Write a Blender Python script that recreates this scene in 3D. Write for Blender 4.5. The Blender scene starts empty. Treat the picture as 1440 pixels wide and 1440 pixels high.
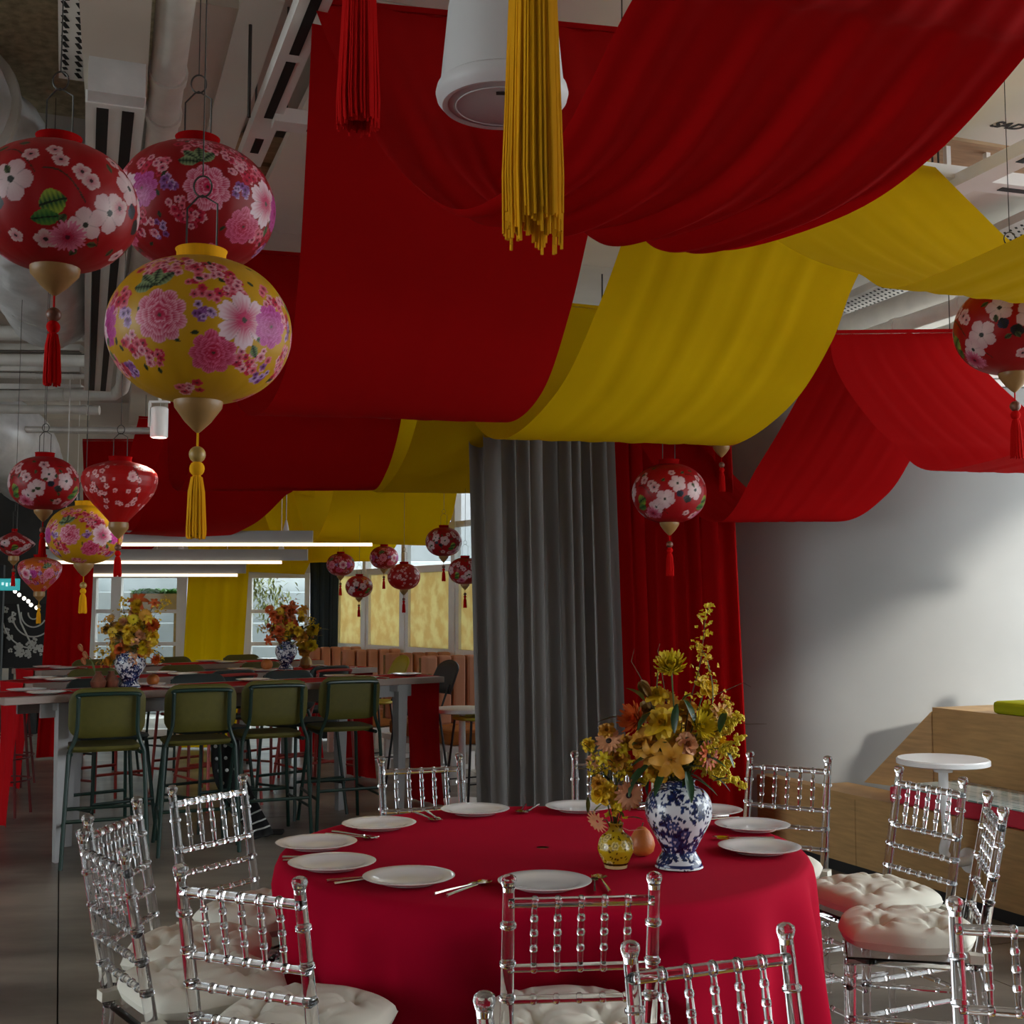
import bpy, math, random
import numpy as np
from mathutils import Vector, Matrix, noise as mnoise
R = math.radians; PI = math.pi
rnd = random.Random(7)
SC = bpy.context.scene
COL = SC.collection
# ------------------------------------------------------------------ camera
FPX = 1700.0; CH = 1.52; TH = math.atan(135/1700.0)
cam_d = bpy.data.cameras.new('camera'); cam = bpy.data.objects.new('camera', cam_d); COL.objects.link(cam)
cam.location = (0, 0, CH); cam.rotation_euler = (PI/2+TH, 0, 0)
cam_d.sensor_width = 36; cam_d.lens = 36*FPX/1440; cam_d.clip_end = 200; cam_d.clip_start = 0.05
SC.camera = cam
# ------------------------------------------------------------------ world, daylight, exposure
W = bpy.data.worlds.new('world'); SC.world = W; W.use_nodes = True
W.node_tree.nodes['Background'].inputs[0].default_value = (0.80, 0.88, 0.93, 1)
W.node_tree.nodes['Background'].inputs[1].default_value = 3.2
sun_d = bpy.data.lights.new('sun_offscreen', 'SUN'); sun = bpy.data.objects.new('sun_offscreen', sun_d); COL.objects.link(sun)
sun_d.energy = 1.5; sun_d.angle = R(3); sun_d.color = (1, .95, .86)
sun.rotation_euler = Vector((-.45, .80, -.35)).to_track_quat('-Z', 'Y').to_euler()
SC.view_settings.view_transform = 'Standard'; SC.view_settings.look = 'None'
SC.view_settings.gamma = 1; SC.view_settings.use_curve_mapping = False
SC.view_settings.exposure = 1.05
# ------------------------------------------------------------------ pixel -> place helpers (photo frame 1440x1440)
def ray(px, py):
    x = (px-720)/FPX; y = -(py-720)/FPX
    return Vector((x, math.cos(TH)-y*math.sin(TH), math.sin(TH)+y*math.cos(TH)))
def at(px, py, Y):
    r = ray(px, py); k = Y/r.y
    return Vector((r.x*k, Y, CH+r.z*k))
def onz(px, py, z):
    r = ray(px, py); k = (z-CH)/r.z
    return Vector((r.x*k, r.y*k, z))
AX = Vector((-.3486, .9373, 0)); PX = Vector((.9373, .3486, 0))     # the room's long axis and its cross axis
ROOM = math.atan2(PX.y, PX.x)
# ------------------------------------------------------------------ materials
MATS = {}
def new_mat(name):
    m = bpy.data.materials.new(name); m.use_nodes = True
    nt = m.node_tree; b = nt.nodes['Principled BSDF']
    MATS[name] = m
    return m, nt, b
def mat(name, col, rough=.6, metal=0, var=.08, scale=6, bump=0, bscale=60, emit=None, estr=0, trans=0, ior=1.45, spec=.5, stretch=None, coat=0):
    m, nt, b = new_mat(name)
    b.inputs['Roughness'].default_value = rough; b.inputs['Metallic'].default_value = metal
    b.inputs['Specular IOR Level'].default_value = spec
    b.inputs['Coat Weight'].default_value = coat
    c = (*col, 1)
    if var > 0 or bump > 0:
        tc = nt.nodes.new('ShaderNodeTexCoord'); src = tc.outputs['Object']
        if stretch:
            mp = nt.nodes.new('ShaderNodeMapping'); mp.inputs['Scale'].default_value = stretch
            nt.links.new(src, mp.inputs[0]); src = mp.outputs[0]
    if var > 0:
        n = nt.nodes.new('ShaderNodeTexNoise'); n.inputs['Scale'].default_value = scale; n.inputs['Detail'].default_value = 5
        nt.links.new(src, n.inputs['Vector'])
        rp = nt.nodes.new('ShaderNodeValToRGB')
        rp.color_ramp.elements[0].position = .3; rp.color_ramp.elements[1].position = .7
        rp.color_ramp.elements[0].color = (*[max(0, x*(1-var)) for x in col], 1)
        rp.color_ramp.elements[1].color = (*[min(1, x*(1+var)) for x in col], 1)
        nt.links.new(n.outputs['Fac'], rp.inputs[0]); nt.links.new(rp.outputs[0], b.inputs['Base Color'])
    else:
        b.inputs['Base Color'].default_value = c
    if bump > 0:
        n2 = nt.nodes.new('ShaderNodeTexNoise'); n2.inputs['Scale'].default_value = bscale; n2.inputs['Detail'].default_value = 3
        nt.links.new(src, n2.inputs['Vector'])
        bp = nt.nodes.new('ShaderNodeBump'); bp.inputs['Strength'].default_value = bump; bp.inputs['Distance'].default_value = .01
        nt.links.new(n2.outputs['Fac'], bp.inputs['Height']); nt.links.new(bp.outputs[0], b.inputs['Normal'])
    if emit:
        b.inputs['Emission Color'].default_value = (*emit, 1); b.inputs['Emission Strength'].default_value = estr
    if trans:
        b.inputs['Transmission Weight'].default_value = trans; b.inputs['IOR'].default_value = ior
    return m
def cloth_mat(name, col, tr=.3, rough=.85, wscale=350, sheen=0, var=.05):
    m = mat(name, col, rough, var=var, scale=2.2, spec=.06)
    nt = m.node_tree; b = nt.nodes['Principled BSDF']; out = nt.nodes['Material Output']
    b.inputs['Sheen Weight'].default_value = sheen
    t = nt.nodes.new('ShaderNodeBsdfTranslucent'); t.inputs[0].default_value = (*col, 1)
    mx = nt.nodes.new('ShaderNodeMixShader'); mx.inputs[0].default_value = tr
    nt.links.new(b.outputs[0], mx.inputs[1]); nt.links.new(t.outputs[0], mx.inputs[2]); nt.links.new(mx.outputs[0], out.inputs[0])
    wv = nt.nodes.new('ShaderNodeTexNoise'); wv.inputs['Scale'].default_value = wscale
    bp = nt.nodes.new('ShaderNodeBump'); bp.inputs['Strength'].default_value = .05; bp.inputs['Distance'].default_value = .002
    nt.links.new(wv.outputs['Fac'], bp.inputs['Height']); nt.links.new(bp.outputs[0], b.inputs['Normal'])
    return m
def paint_mat(name, rough=.5, tr=0.0, coat=0):
    m, nt, b = new_mat(name)
    a = nt.nodes.new('ShaderNodeAttribute'); a.attribute_name = 'print'
    nt.links.new(a.outputs['Color'], b.inputs['Base Color']); b.inputs['Roughness'].default_value = rough
    b.inputs['Coat Weight'].default_value = coat; b.inputs['Specular IOR Level'].default_value = .35
    if tr:
        out = nt.nodes['Material Output']
        t = nt.nodes.new('ShaderNodeBsdfTranslucent'); nt.links.new(a.outputs['Color'], t.inputs[0])
        mx = nt.nodes.new('ShaderNodeMixShader'); mx.inputs[0].default_value = tr
        nt.links.new(b.outputs[0], mx.inputs[1]); nt.links.new(t.outputs[0], mx.inputs[2]); nt.links.new(mx.outputs[0], out.inputs[0])
    return m
def thin_glass(name, tint=(.93, .96, .96), gloss=.10, rough=.02):
    m = bpy.data.materials.new(name); m.use_nodes = True; nt = m.node_tree; nt.nodes.clear()
    out = nt.nodes.new('ShaderNodeOutputMaterial'); t = nt.nodes.new('ShaderNodeBsdfTransparent'); t.inputs[0].default_value = (*tint, 1)
    g = nt.nodes.new('ShaderNodeBsdfGlossy'); g.inputs['Roughness'].default_value = rough
    mx = nt.nodes.new('ShaderNodeMixShader'); mx.inputs[0].default_value = gloss
    nt.links.new(t.outputs[0], mx.inputs[1]); nt.links.new(g.outputs[0], mx.inputs[2]); nt.links.new(mx.outputs[0], out.inputs[0])
    MATS[name] = m
    return m
# ------------------------------------------------------------------ mesh building
class MB:
    def __init__(s): s.v = []; s.f = []
    def add(s, vs, fs):
        o = len(s.v); s.v += [tuple(p) for p in vs]; s.f += [tuple(i+o for i in f) for f in fs]; return s
    def box(s, c, size, rz=0, rx=0, ry=0):
        M = Matrix.Translation(Vector(c)) @ Matrix.Rotation(rz, 4, 'Z') @ Matrix.Rotation(ry, 4, 'Y') @ Matrix.Rotation(rx, 4, 'X')
        x, y, z = [k/2 for k in size]
        vs = [M @ Vector(p) for p in ((-x,-y,-z),(x,-y,-z),(x,y,-z),(-x,y,-z),(-x,-y,z),(x,-y,z),(x,y,z),(-x,y,z))]
        return s.add(vs, [(0,3,2,1),(4,5,6,7),(0,1,5,4),(1,2,6,5),(2,3,7,6),(3,0,4,7)])
    def beam(s, p, q, w, h):                    # a bar of w x h section from p to q, h upright
        p = Vector(p); q = Vector(q); d = (q-p); u = d.normalized()
        sd = u.cross(Vector((0,0,1)))
        if sd.length < 1e-4: sd = Vector((1,0,0))
        sd.normalize(); up = sd.cross(u)
        vs = [e + sd*a*w/2 + up*b*h/2 for e in (p, q) for a, b in ((-1,-1),(1,-1),(1,1),(-1,1))]
        return s.add(vs, [(0,1,2,3),(7,6,5,4),(0,4,5,1),(1,5,6,2),(2,6,7,3),(3,7,4,0)])
    def tube(s, pts, r, n=8, caps=True, closed=False):
        pts = [Vector(p) for p in pts]; m = len(pts)
        rr = r if isinstance(r, (list, tuple)) else [r]*m
        vs = []; prev = None
        for i, p in enumerate(pts):
            if closed: t = (pts[(i+1) % m]-pts[i-1])
            else: t = pts[min(i+1, m-1)]-pts[max(i-1, 0)]
            t = t.normalized() if t.length > 1e-9 else Vector((0,0,1))
            if prev is None:
                a = Vector((0,0,1)) if abs(t.z) < .9 else Vector((1,0,0))
                nrm = t.cross(a).normalized()
            else:
                nrm = (prev - t*prev.dot(t))
                nrm = nrm.normalized() if nrm.length > 1e-6 else t.orthogonal().normalized()
            prev = nrm; b = t.cross(nrm)
            for k in range(n):
                an = 2*PI*k/n
                vs.append(p + (nrm*math.cos(an) + b*math.sin(an))*rr[i])
        fs = []
        for i in range(m if closed else m-1):
            j = (i+1) % m
            for k in range(n):
                k2 = (k+1) % n
                fs.append((i*n+k, i*n+k2, j*n+k2, j*n+k))
        if caps and not closed:
            fs.append(tuple(range(n-1, -1, -1))); fs.append(tuple((m-1)*n+k for k in range(n)))
        return s.add(vs, fs)
    def lathe(s, prof, n=24, c=(0,0,0), M=None, caps=True):
        c = Vector(c); vs = []
        for r, z in prof:
            for k in range(n):
                a = 2*PI*k/n
                p = Vector((r*math.cos(a), r*math.sin(a), z))
                vs.append((M @ p if M else p) + c)
        fs = []
        for i in range(len(prof)-1):
            for k in range(n):
                k2 = (k+1) % n
                fs.append((i*n+k, i*n+k2, (i+1)*n+k2, (i+1)*n+k))
        if caps:
            fs.append(tuple(range(n-1, -1, -1))); fs.append(tuple((len(prof)-1)*n+k for k in range(n)))
        return s.add(vs, fs)
    def ball(s, c, r, n=10, m=7, sc=(1,1,1)):
        prof = [(r*math.sin(PI*i/m)+1e-5, -r*math.cos(PI*i/m)) for i in range(m+1)]
        M = Matrix.Diagonal((*sc, 1))
        return s.lathe(prof, n, c, M)
    def grid(s, P, closed_u=False):             # P: rows of points
        nu = len(P); nv = len(P[0]); vs = [p for row in P for p in row]; fs = []
        for i in range(nu if closed_u else nu-1):
            j = (i+1) % nu
            for k in range(nv-1): fs.append((i*nv+k, j*nv+k, j*nv+k+1, i*nv+k+1))
        return s.add(vs, fs)
    def prism(s, poly, z0, z1):
        n = len(poly)
        vs = [(x, y, z0) for x, y in poly] + [(x, y, z1) for x, y in poly]
        fs = [tuple(range(n-1, -1, -1)), tuple(range(n, 2*n))] + [(i, (i+1) % n, n+(i+1) % n, n+i) for i in range(n)]
        return s.add(vs, fs)
    def xf(s, M):
        s.v = [tuple(M @ Vector(p)) for p in s.v]; return s
    def mesh(s, name, m, smooth=True):
        me = bpy.data.meshes.new(name); me.from_pydata(s.v, [], s.f); me.update()
        if m: me.materials.append(MATS[m] if isinstance(m, str) else m)
        if smooth:
            me.polygons.foreach_set('use_smooth', [True]*len(me.polygons))
            try: me.set_sharp_from_angle(angle=R(38))
            except Exception: pass
        return me
def link(name, me, parent=None, loc=None, rot=None):
    o = bpy.data.objects.new(name, me); COL.objects.link(o)
    if parent: o.parent = parent
    if loc is not None: o.location = loc
    if rot is not None: o.rotation_euler = rot
    return o
def obj(name, mb, m, parent=None, smooth=True, loc=None, rot=None, bevel=0):
    o = link(name, mb.mesh(name, m, smooth), parent, loc, rot)
    if bevel:
        b = o.modifiers.new('bevel', 'BEVEL'); b.width = bevel; b.segments = 2; b.limit_method = 'ANGLE'
    return o
def tag(o, label, cat, group=None):
    o['label'] = label; o['category'] = cat
    if group: o['group'] = group
    return o
def thing(name, label, cat, loc=(0,0,0), rz=0, group=None, rot=None):
    o = bpy.data.objects.new(name, None); COL.objects.link(o); o.empty_display_size = .05
    o.location = loc; o.rotation_euler = rot if rot else (0, 0, rz)
    return tag(o, label, cat, group)
def struct(name, mb, m, smooth=False, label=None, parent=None, bevel=0):
    o = obj(name, mb, m, parent, smooth, bevel=bevel)
    if not parent: o['kind'] = 'structure'
    if label: o['label'] = label
    return o
def copy_tree(o, parent=None):
    c = o.copy(); COL.objects.link(c)
    if parent: c.parent = parent
    for ch in list(o.children): copy_tree(ch, c)
    return c
def catmull(P, n):
    P = [Vector(p) for p in P]; m = len(P)-1; out = []
    for i in range(n+1):
        t = i/n*m; k = min(int(t), m-1); u = t-k
        p1, p2 = P[k], P[k+1]
        p0 = P[k-1] if k > 0 else p1*2-p2
        p3 = P[k+2] if k+2 <= m else p2*2-p1
        out.append(.5*((2*p1) + (p2-p0)*u + (2*p0-5*p1+4*p2-p3)*u*u + (-p0+3*p1-3*p2+p3)*u**3))
    return out
def np_mesh(name, V, F, colors=None, m=None, smooth=True):
    me = bpy.data.meshes.new(name)
    me.vertices.add(len(V)); me.vertices.foreach_set('co', np.asarray(V, dtype=np.float32).ravel())
    F = np.asarray(F, dtype=np.int32); nl = F.shape[1]
    me.loops.add(F.size); me.loops.foreach_set('vertex_index', F.ravel())
    me.polygons.add(len(F)); me.polygons.foreach_set('loop_start', np.arange(0, F.size, nl, dtype=np.int32))
    me.update(calc_edges=True)
    if smooth: me.polygons.foreach_set('use_smooth', np.ones(len(F), dtype=bool))
    if colors is not None:
        ca = me.color_attributes.new('print', 'FLOAT_COLOR', 'POINT')
        c4 = np.ones((len(V), 4), dtype=np.float32); c4[:, :3] = colors
        ca.data.foreach_set('color', c4.ravel())
    if m: me.materials.append(MATS[m] if isinstance(m, str) else m)
    return me
def lathe_np(prof, n, crease=0, ncre=12):
    prof = np.array(prof); th = np.linspace(0, 2*PI, n, endpoint=False)
    r = prof[:, 0][:, None]*np.ones(n)[None, :]
    if crease: r = r*(1 - crease*(1-np.abs(np.cos(th*ncre/2)))[None, :]*0 - crease*(np.abs(np.cos(th*ncre/2))**6)[None, :])
    V = np.stack([r*np.cos(th), r*np.sin(th), prof[:, 1][:, None]*np.ones(n)[None, :]], -1).reshape(-1, 3)
    m = len(prof); i, k = np.meshgrid(np.arange(m-1), np.arange(n), indexing='ij'); k2 = (k+1) % n
    F = np.stack([i*n+k, i*n+k2, (i+1)*n+k2, (i+1)*n+k], -1).reshape(-1, 4)
    ds = np.concatenate([[0], np.cumsum(np.hypot(np.diff(prof[:, 0]), np.diff(prof[:, 1])))])
    TH_ = np.tile(th, (m, 1)); S_ = np.tile(ds[:, None], (1, n)); R_ = np.tile(prof[:, 0][:, None], (1, n))
    return V, F, TH_.ravel(), S_.ravel(), R_.ravel()
# ------------------------------------------------------------------ the palette
cloth_mat('red_fabric', (.40, .003, .004), tr=.34)
cloth_mat('yellow_fabric', (.66, .42, .002), tr=.36)
cloth_mat('grey_curtain_fabric', (.29, .272, .262), tr=.03)
cloth_mat('slate_curtain_fabric', (.05, .065, .075), tr=.05)
cloth_mat('tablecloth_fabric', (.40, .002, .022), tr=.02, rough=.9, wscale=500)
cloth_mat('runner_fabric', (.52, .008, .012), tr=.08)
cloth_mat('cushion_cotton', (.74, .70, .60), tr=.02, wscale=250)
cloth_mat('olive_cushion', (.30, .30, .01), tr=.02)
cloth_mat('peach_leather', (.60, .27, .16), tr=.0, rough=.5)
cloth_mat('tan_leather', (.42, .15, .04), tr=.0, rough=.5)
mat('white_paint', (.84, .81, .78), .45, var=.03)
mat('white_gloss', (.85, .85, .84), .18, var=.02)
mat('china', (.80, .79, .77), .12, var=.02, coat=.4)
mat('steel', (.72, .70, .67), .16, metal=1, var=.04)
mat('black_metal', (.015, .015, .016), .5, var=.1)
mat('black_gap', (.004, .004, .004), .7, var=.2)
mat('wire', (.06, .055, .05), .4, metal=.6, var=.1)
mat('green_metal', (.004, .024, .017), .35, var=.1)
mat('red_metal', (.36, .03, .02), .4, var=.1)
mat('maroon_metal', (.15, .018, .018), .4, var=.1)
mat('olive_shell', (.085, .074, .005), .62, var=.08, scale=30, bump=.05, bscale=200)
mat('dark_shell', (.020, .032, .030), .55, var=.1)
mat('charcoal_shell', (.03, .03, .03), .6, var=.1)
mat('yellow_shell', (.50, .42, .02), .55, var=.06)
mat('table_edge', (.34, .25, .21), .5, var=.05)
mat('grey_leg', (.36, .355, .35), .5, var=.04)
mat('plywood', (.44, .265, .105), .55, var=.16, scale=9, stretch=(.6, .6, 6), bump=.02)
mat('black_rubber', (.012, .012, .012), .7, var=.1)
mat('gilt_wood', (.30, .155, .045), .45, var=.14, scale=14, bump=.1, bscale=40)
mat('bead_wood', (.16, .055, .03), .4, var=.35, scale=60, stretch=(1, 1, .2))
mat('bead_gold', (.40, .24, .06), .4, var=.3, scale=60, stretch=(1, 1, .2))
mat('red_thread', (.48, .003, .003), .85, spec=.08, var=.12, scale=60, stretch=(1, 1, .1))
mat('gold_thread', (.72, .33, .008), .85, spec=.08, var=.14, scale=60, stretch=(1, 1, .1))
mat('ceiling_concrete', (.60, .54, .48), .85, var=.12, scale=1.2, bump=.08, bscale=20)
mat('soffit_beige', (.66, .58, .50), .8, var=.06, scale=2)
mat('soffit_white', (.80, .76, .70), .75, var=.04, scale=2)
mat('ply_orange', (.42, .27, .15), .7, var=.2, scale=7, stretch=(.5, 4, 4))
mat('duct_foil', (.74, .73, .74), .42, metal=.2, var=.12, scale=7, bump=.7, bscale=9)
mat('galvanised', (.70, .67, .63), .42, metal=.3, var=.1)
mat('pipe_white', (.80, .77, .72), .5, var=.07, scale=8)
mat('insulation', (.46, .38, .24), .9, var=.3, scale=22, bump=.4, bscale=30)
mat('column_concrete', (.30, .305, .30), .62, var=.07, scale=1.6, bump=.05, bscale=14)
mat('wall_paint', (.50, .48, .45), .8, var=.04)
mat('dark_wall', (.045, .045, .045), .8, var=.1)
mat('mural_black', (.012, .012, .014), .6, var=.2)
mat('chalk_white', (.62, .62, .60), .8, var=.1)
mat('timber_floor', (.36, .29, .13), .4, var=.18, scale=5, stretch=(5, .6, 1))
mat('lamp_white', (.9, .85, .75), .5, var=0, emit=(1, .84, .62), estr=.75)
mat('spot_lens', (.9, .9, .85), .4, var=0, emit=(1, .93, .82), estr=2)
mat('facade_backdrop', (.16, .17, .175), .9, var=.06)
mat('teal_neon', (.05, .5, .5), .4, var=0, emit=(.03, .45, .48), estr=.25)
mat('neon_letters', (.8, .9, .9), .4, var=0, emit=(.7, .95, .95), estr=.4)
mat('planter_brown', (.30, .18, .05), .6, var=.12, stretch=(1, 1, 6))
mat('leaf_bright', (.09, .30, .03), .5, var=.35, scale=9)
mat('leaf_dark', (.012, .050, .012), .38, var=.35, scale=20)
mat('leaf_olive', (.10, .11, .012), .5, var=.3, scale=20)
mat('stem_green', (.08, .11, .02), .6, var=.2)
mat('twig_brown', (.10, .06, .03), .8, var=.2)
mat('petal_yellow', (.68, .42, .008), .6, var=.12, scale=30)
mat('petal_lemon', (.68, .50, .008), .6, var=.12, scale=30)
mat('petal_amber', (.55, .25, .015), .6, var=.2, scale=30)
mat('petal_orange', (.60, .10, .012), .6, var=.2, scale=30)
mat('petal_peach', (.66, .30, .14), .6, var=.15, scale=30)
mat('petal_maroon', (.10, .012, .02), .6, var=.3, scale=30)
mat('petal_pink', (.75, .30, .28), .6, var=.2, scale=30)
mat('flower_eye', (.030, .016, .012), .8, var=.3, scale=60)
mat('fruit_orange', (.46, .13, .02), .5, var=.22, scale=16, bump=.15, bscale=120)
mat('leaf_dry', (.25, .13, .03), .6, var=.3, scale=16)
mat('outside_pale', (.26, .28, .28), .8, var=.04)
mat('outside_ground', (.45, .44, .41), .9, var=.1)
mat('black_cloth', (.010, .010, .011), .8, var=.1)
mat('speaker_white', (.66, .66, .66), .45, var=.02)
mat('speaker_grille', (.52, .52, .52), .6, var=.02, bump=.2, bscale=500)
mat('cushion_red', (.58, .02, .05), .7, var=.05)
mat('ink', (.02, .018, .016), .7, var=0)
mat('gold_foil_sleeve', (.35, .22, .08), .5, var=.2)
paint_mat('lantern_silk', rough=.42, tr=.22)
paint_mat('painted_china', rough=.15, coat=.3)
thin_glass('window_glass', gloss=.006)
# frosted cream screen
m, nt, b = new_mat('cream_screen')
tc = nt.nodes.new('ShaderNodeTexCoord'); nz = nt.nodes.new('ShaderNodeTexNoise'); nz.inputs['Scale'].default_value = 7; nz.inputs['Detail'].default_value = 8
nt.links.new(tc.outputs['Object'], nz.inputs['Vector'])
rp = nt.nodes.new('ShaderNodeValToRGB'); rp.color_ramp.elements[0].position = .42; rp.color_ramp.elements[1].position = .6
rp.color_ramp.elements[0].color = (.66, .54, .30, 1); rp.color_ramp.elements[1].color = (.74, .68, .42, 1)
nt.links.new(nz.outputs['Fac'], rp.inputs[0]); nt.links.new(rp.outputs[0], b.inputs['Base Color'])
tl = nt.nodes.new('ShaderNodeBsdfTranslucent'); nt.links.new(rp.outputs[0], tl.inputs[0])
mx = nt.nodes.new('ShaderNodeMixShader'); mx.inputs[0].default_value = .8
nt.links.new(b.outputs[0], mx.inputs[1]); nt.links.new(tl.outputs[0], mx.inputs[2]); nt.links.new(mx.outputs[0], nt.nodes['Material Output'].inputs[0])
# clear acrylic of the chairs
m, nt, b = new_mat('acrylic')
b.inputs['Base Color'].default_value = (.97, .97, .98, 1); b.inputs['Roughness'].default_value = .03
b.inputs['Transmission Weight'].default_value = 1; b.inputs['IOR'].default_value = 1.42
# polished concrete floor
m, nt, b = new_mat('floor_concrete')
tc = nt.nodes.new('ShaderNodeTexCoord')
n1 = nt.nodes.new('ShaderNodeTexNoise'); n1.inputs['Scale'].default_value = .9; n1.inputs['Detail'].default_value = 7; n1.inputs['Roughness'].default_value = .55
mp = nt.nodes.new('ShaderNodeMapping'); mp.inputs['Rotation'].default_value = (0, 0, -ROOM); mp.inputs['Scale'].default_value = (.7, 2.2, 1)
nt.links.new(tc.outputs['Object'], mp.inputs[0]); nt.links.new(mp.outputs[0], n1.inputs['Vector'])
rp = nt.nodes.new('ShaderNodeValToRGB'); rp.color_ramp.elements[0].position = .36; rp.color_ramp.elements[1].position = .66
rp.color_ramp.elements[0].color = (.10, .085, .068, 1); rp.color_ramp.elements[1].color = (.32, .28, .225, 1)
nt.links.new(n1.outputs['Fac'], rp.inputs[0]); nt.links.new(rp.outputs[0], b.inputs['Base Color'])
rr = nt.nodes.new('ShaderNodeMapRange'); rr.inputs[3].default_value = .25; rr.inputs[4].default_value = .42
n2 = nt.nodes.new('ShaderNodeTexNoise'); n2.inputs['Scale'].default_value = 6; n2.inputs['Detail'].default_value = 6
nt.links.new(tc.outputs['Object'], n2.inputs['Vector']); nt.links.new(n2.outputs['Fac'], rr.inputs[0]); nt.links.new(rr.outputs[0], b.inputs['Roughness'])
# ================================================================== the setting
def RP(s, t, z): return PX*s + AX*t + Vector((0, 0, z))
def lerp(a, b, t): return a+(b-a)*t
floor = struct('floor', MB().box((-2.1, 5, -.06), (15.2, 20, .08)), 'black_gap', label='polished grey-brown concrete floor with saw-cut joints')
se = [-7.17, -3.57, .03, 3.63, 5.6]; te = [-4.5, 0, 4.5, 9, 13.5, 17.5]
for i in range(len(se)-1):
    for j in range(len(te)-1):
        g = .003
        q = [RP(se[i]+g, te[j]+g, 0), RP(se[i+1]-g, te[j]+g, 0), RP(se[i+1]-g, te[j+1]-g, 0), RP(se[i]+g, te[j+1]-g, 0)]
        obj('slab', MB().prism([(p.x, p.y) for p in q], -.02, 0), 'floor_concrete', floor, False)
struct('floor_timber', MB().box((-8.2, 16.2, .006), (4.6, 6.0, .012)), 'timber_floor', label='yellowish timber floor of the far zone')
# walls
struct('wall_left_offscreen', MB().box((-9.6, 9.8, 2), (.2, 13.4, 4)).box((-9.6, -4.6, 2), (.2, .8, 4)).box((-9.6, -.55, .15), (.2, 7.3, .3)), 'wall_paint', label='unseen side wall with a gap shaped to let daylight in')  # out-of-view wall, its near gap shaped to admit daylight
struct('wall_right_offscreen', MB().box((5.5, -2.0, 2), (.2, 6.0, 4)), 'wall_paint', label='unseen side wall added to block sun beside the daylight opening')  # added out of view to keep direct sun off the round table
struct('wall_rear_offscreen', MB().box((-2.1, -5.1, 2), (15.2, .2, 4)), 'wall_paint', label='unseen wall added behind the camera to shade the room')  # added behind the camera so daylight comes from the sides
WY = 14.6
def wx(px, Y=WY): return (px-720)/FPX*Y
struct('wall_back', MB().box(((wx(125)+wx(445))/2, WY, 2.97), (wx(445)-wx(125), .2, 2.06)), 'soffit_beige', label='beige bulkhead over the far windows')
# ceiling
ceil = struct('ceiling', MB().box((-2.1, 5.5, 4.1), (15.4, 21, .2)), 'ceiling_concrete', label='raw concrete ceiling crowded with services')
pw, pl = 1.5, 3.0
for i in range(4):
    for j in range(5):
        s0 = .98+i*pw; t0 = 1.35+j*pl
        a = RP(s0+.008, t0+.008, 0); b2 = RP(s0+pw-.008, t0+pl-.008, 0)
        c = (a+b2)/2
        obj('ceiling_panel', MB().box((c.x, c.y, 3.86), (pw-.016, pl-.016, .05), ROOM), 'soffit_white', ceil, False)
obj('insulation_board', MB().beam(onz(35, -60, 3.97), onz(35, 150, 3.97), 1.1, .04), 'insulation', ceil, False)
for i in range(5):      # orange plywood boards seen between the beams
    p = onz(412, 215+i*34, 3.93)
    obj('plywood_board', MB().box(p, (.62, .30, .03), ROOM), 'ply_orange', ceil, False)
# far lower soffit with bulkhead
struct('trim_1', MB().box((-4.9, 15.9, 3.45), (6.6, .12, 1.1)), 'soffit_beige', label='beige bulkhead above the far zone')
struct('trim_2', MB().box((-7.0, 18.2, 2.92), (5.2, 4.4, .06)), 'soffit_beige', label='low beige soffit over the far zone')
# big rounded concrete column
CC = Vector((3.0, 9.6, 0)); CR = 2.2
struct('column', MB().lathe([(CR, -.01), (CR, 2.88)], 96, CC), 'column_concrete', True, label='huge round bare concrete column beside the tiered bench')
cap_ = struct('trim_3', MB().lathe([(CR-.06, 2.885), (CR+.012, 2.885), (CR+.012, 2.93), (CR-.06, 2.93)], 96, CC).lathe([(CR-.1, 2.935), (CR+.03, 2.935), (CR+.03, 3.02), (CR-.1, 3.02)], 96, CC), 'white_paint', label='white trim bands round the top of the concrete column')
# far windows -------------------------------------------------------
zs = [0.0, .50, 1.09, 1.48, 1.90]
cols = [wx(131), wx(166), wx(258), wx(349), wx(437)]
for i in range(4):
    x0, x1 = cols[i], cols[i+1]
    w = struct('window_%d' % (i+1), MB().box((x0+.03, WY, .97), (.06, .09, 1.94)).box((x1-.03, WY, .97), (.06, .09, 1.94))
               .box(((x0+x1)/2, WY, 1.91), (x1-x0-.12, .088, .06)).box(((x0+x1)/2, WY, .04), (x1-x0-.12, .088, .08)), 'white_paint', label='tall white-framed far window')
    for z in zs[1:-1]:
        obj('transom', MB().box(((x0+x1)/2, WY, z), (x1-x0-.12, .05, .045)), 'white_paint', w, False)
    for k in range(4):
        obj('pane', MB().box(((x0+x1)/2, WY, (zs[k]+zs[k+1])/2), (x1-x0-.12, .008, zs[k+1]-zs[k]-.05)), 'window_glass', w, False)
# outside: ground, pale terraces, planter
struct('ground', MB().box((0, 5, -.2), (140, 140, .1)), 'outside_ground', label='ground outside the windows')
struct('facade_backdrop', MB().box((0, 24, 2.4), (60, .4, 5.1)), 'facade_backdrop', label='grey building front added to hide the bright sky')  # added to hide the strong sky behind the far windows
for k, (z, d) in enumerate(((.35, 19.5), (.85, 20.1), (1.22, 20.6), (1.75, 21.2), (2.3, 21.8))):
    tag(obj('terrace_step', MB().box((-3.6, d, z/2-.05), (11, .5, z+.2)), 'outside_pale', None, False, bevel=.02), ['lowest', 'second lowest', 'middle', 'second highest', 'highest'][k]+' pale concrete terrace step outside the far windows', 'terrace', 'pale terrace steps outside')
pt = thing('planter_box', 'brown timber planter with bright green plants outside the far window', 'planter', (wx(222, 15.6), 15.6, 1.50))
obj('box', MB().box((0, 0, .10), (.62, .24, .21)), 'planter_brown', pt, False, bevel=.008)
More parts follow.
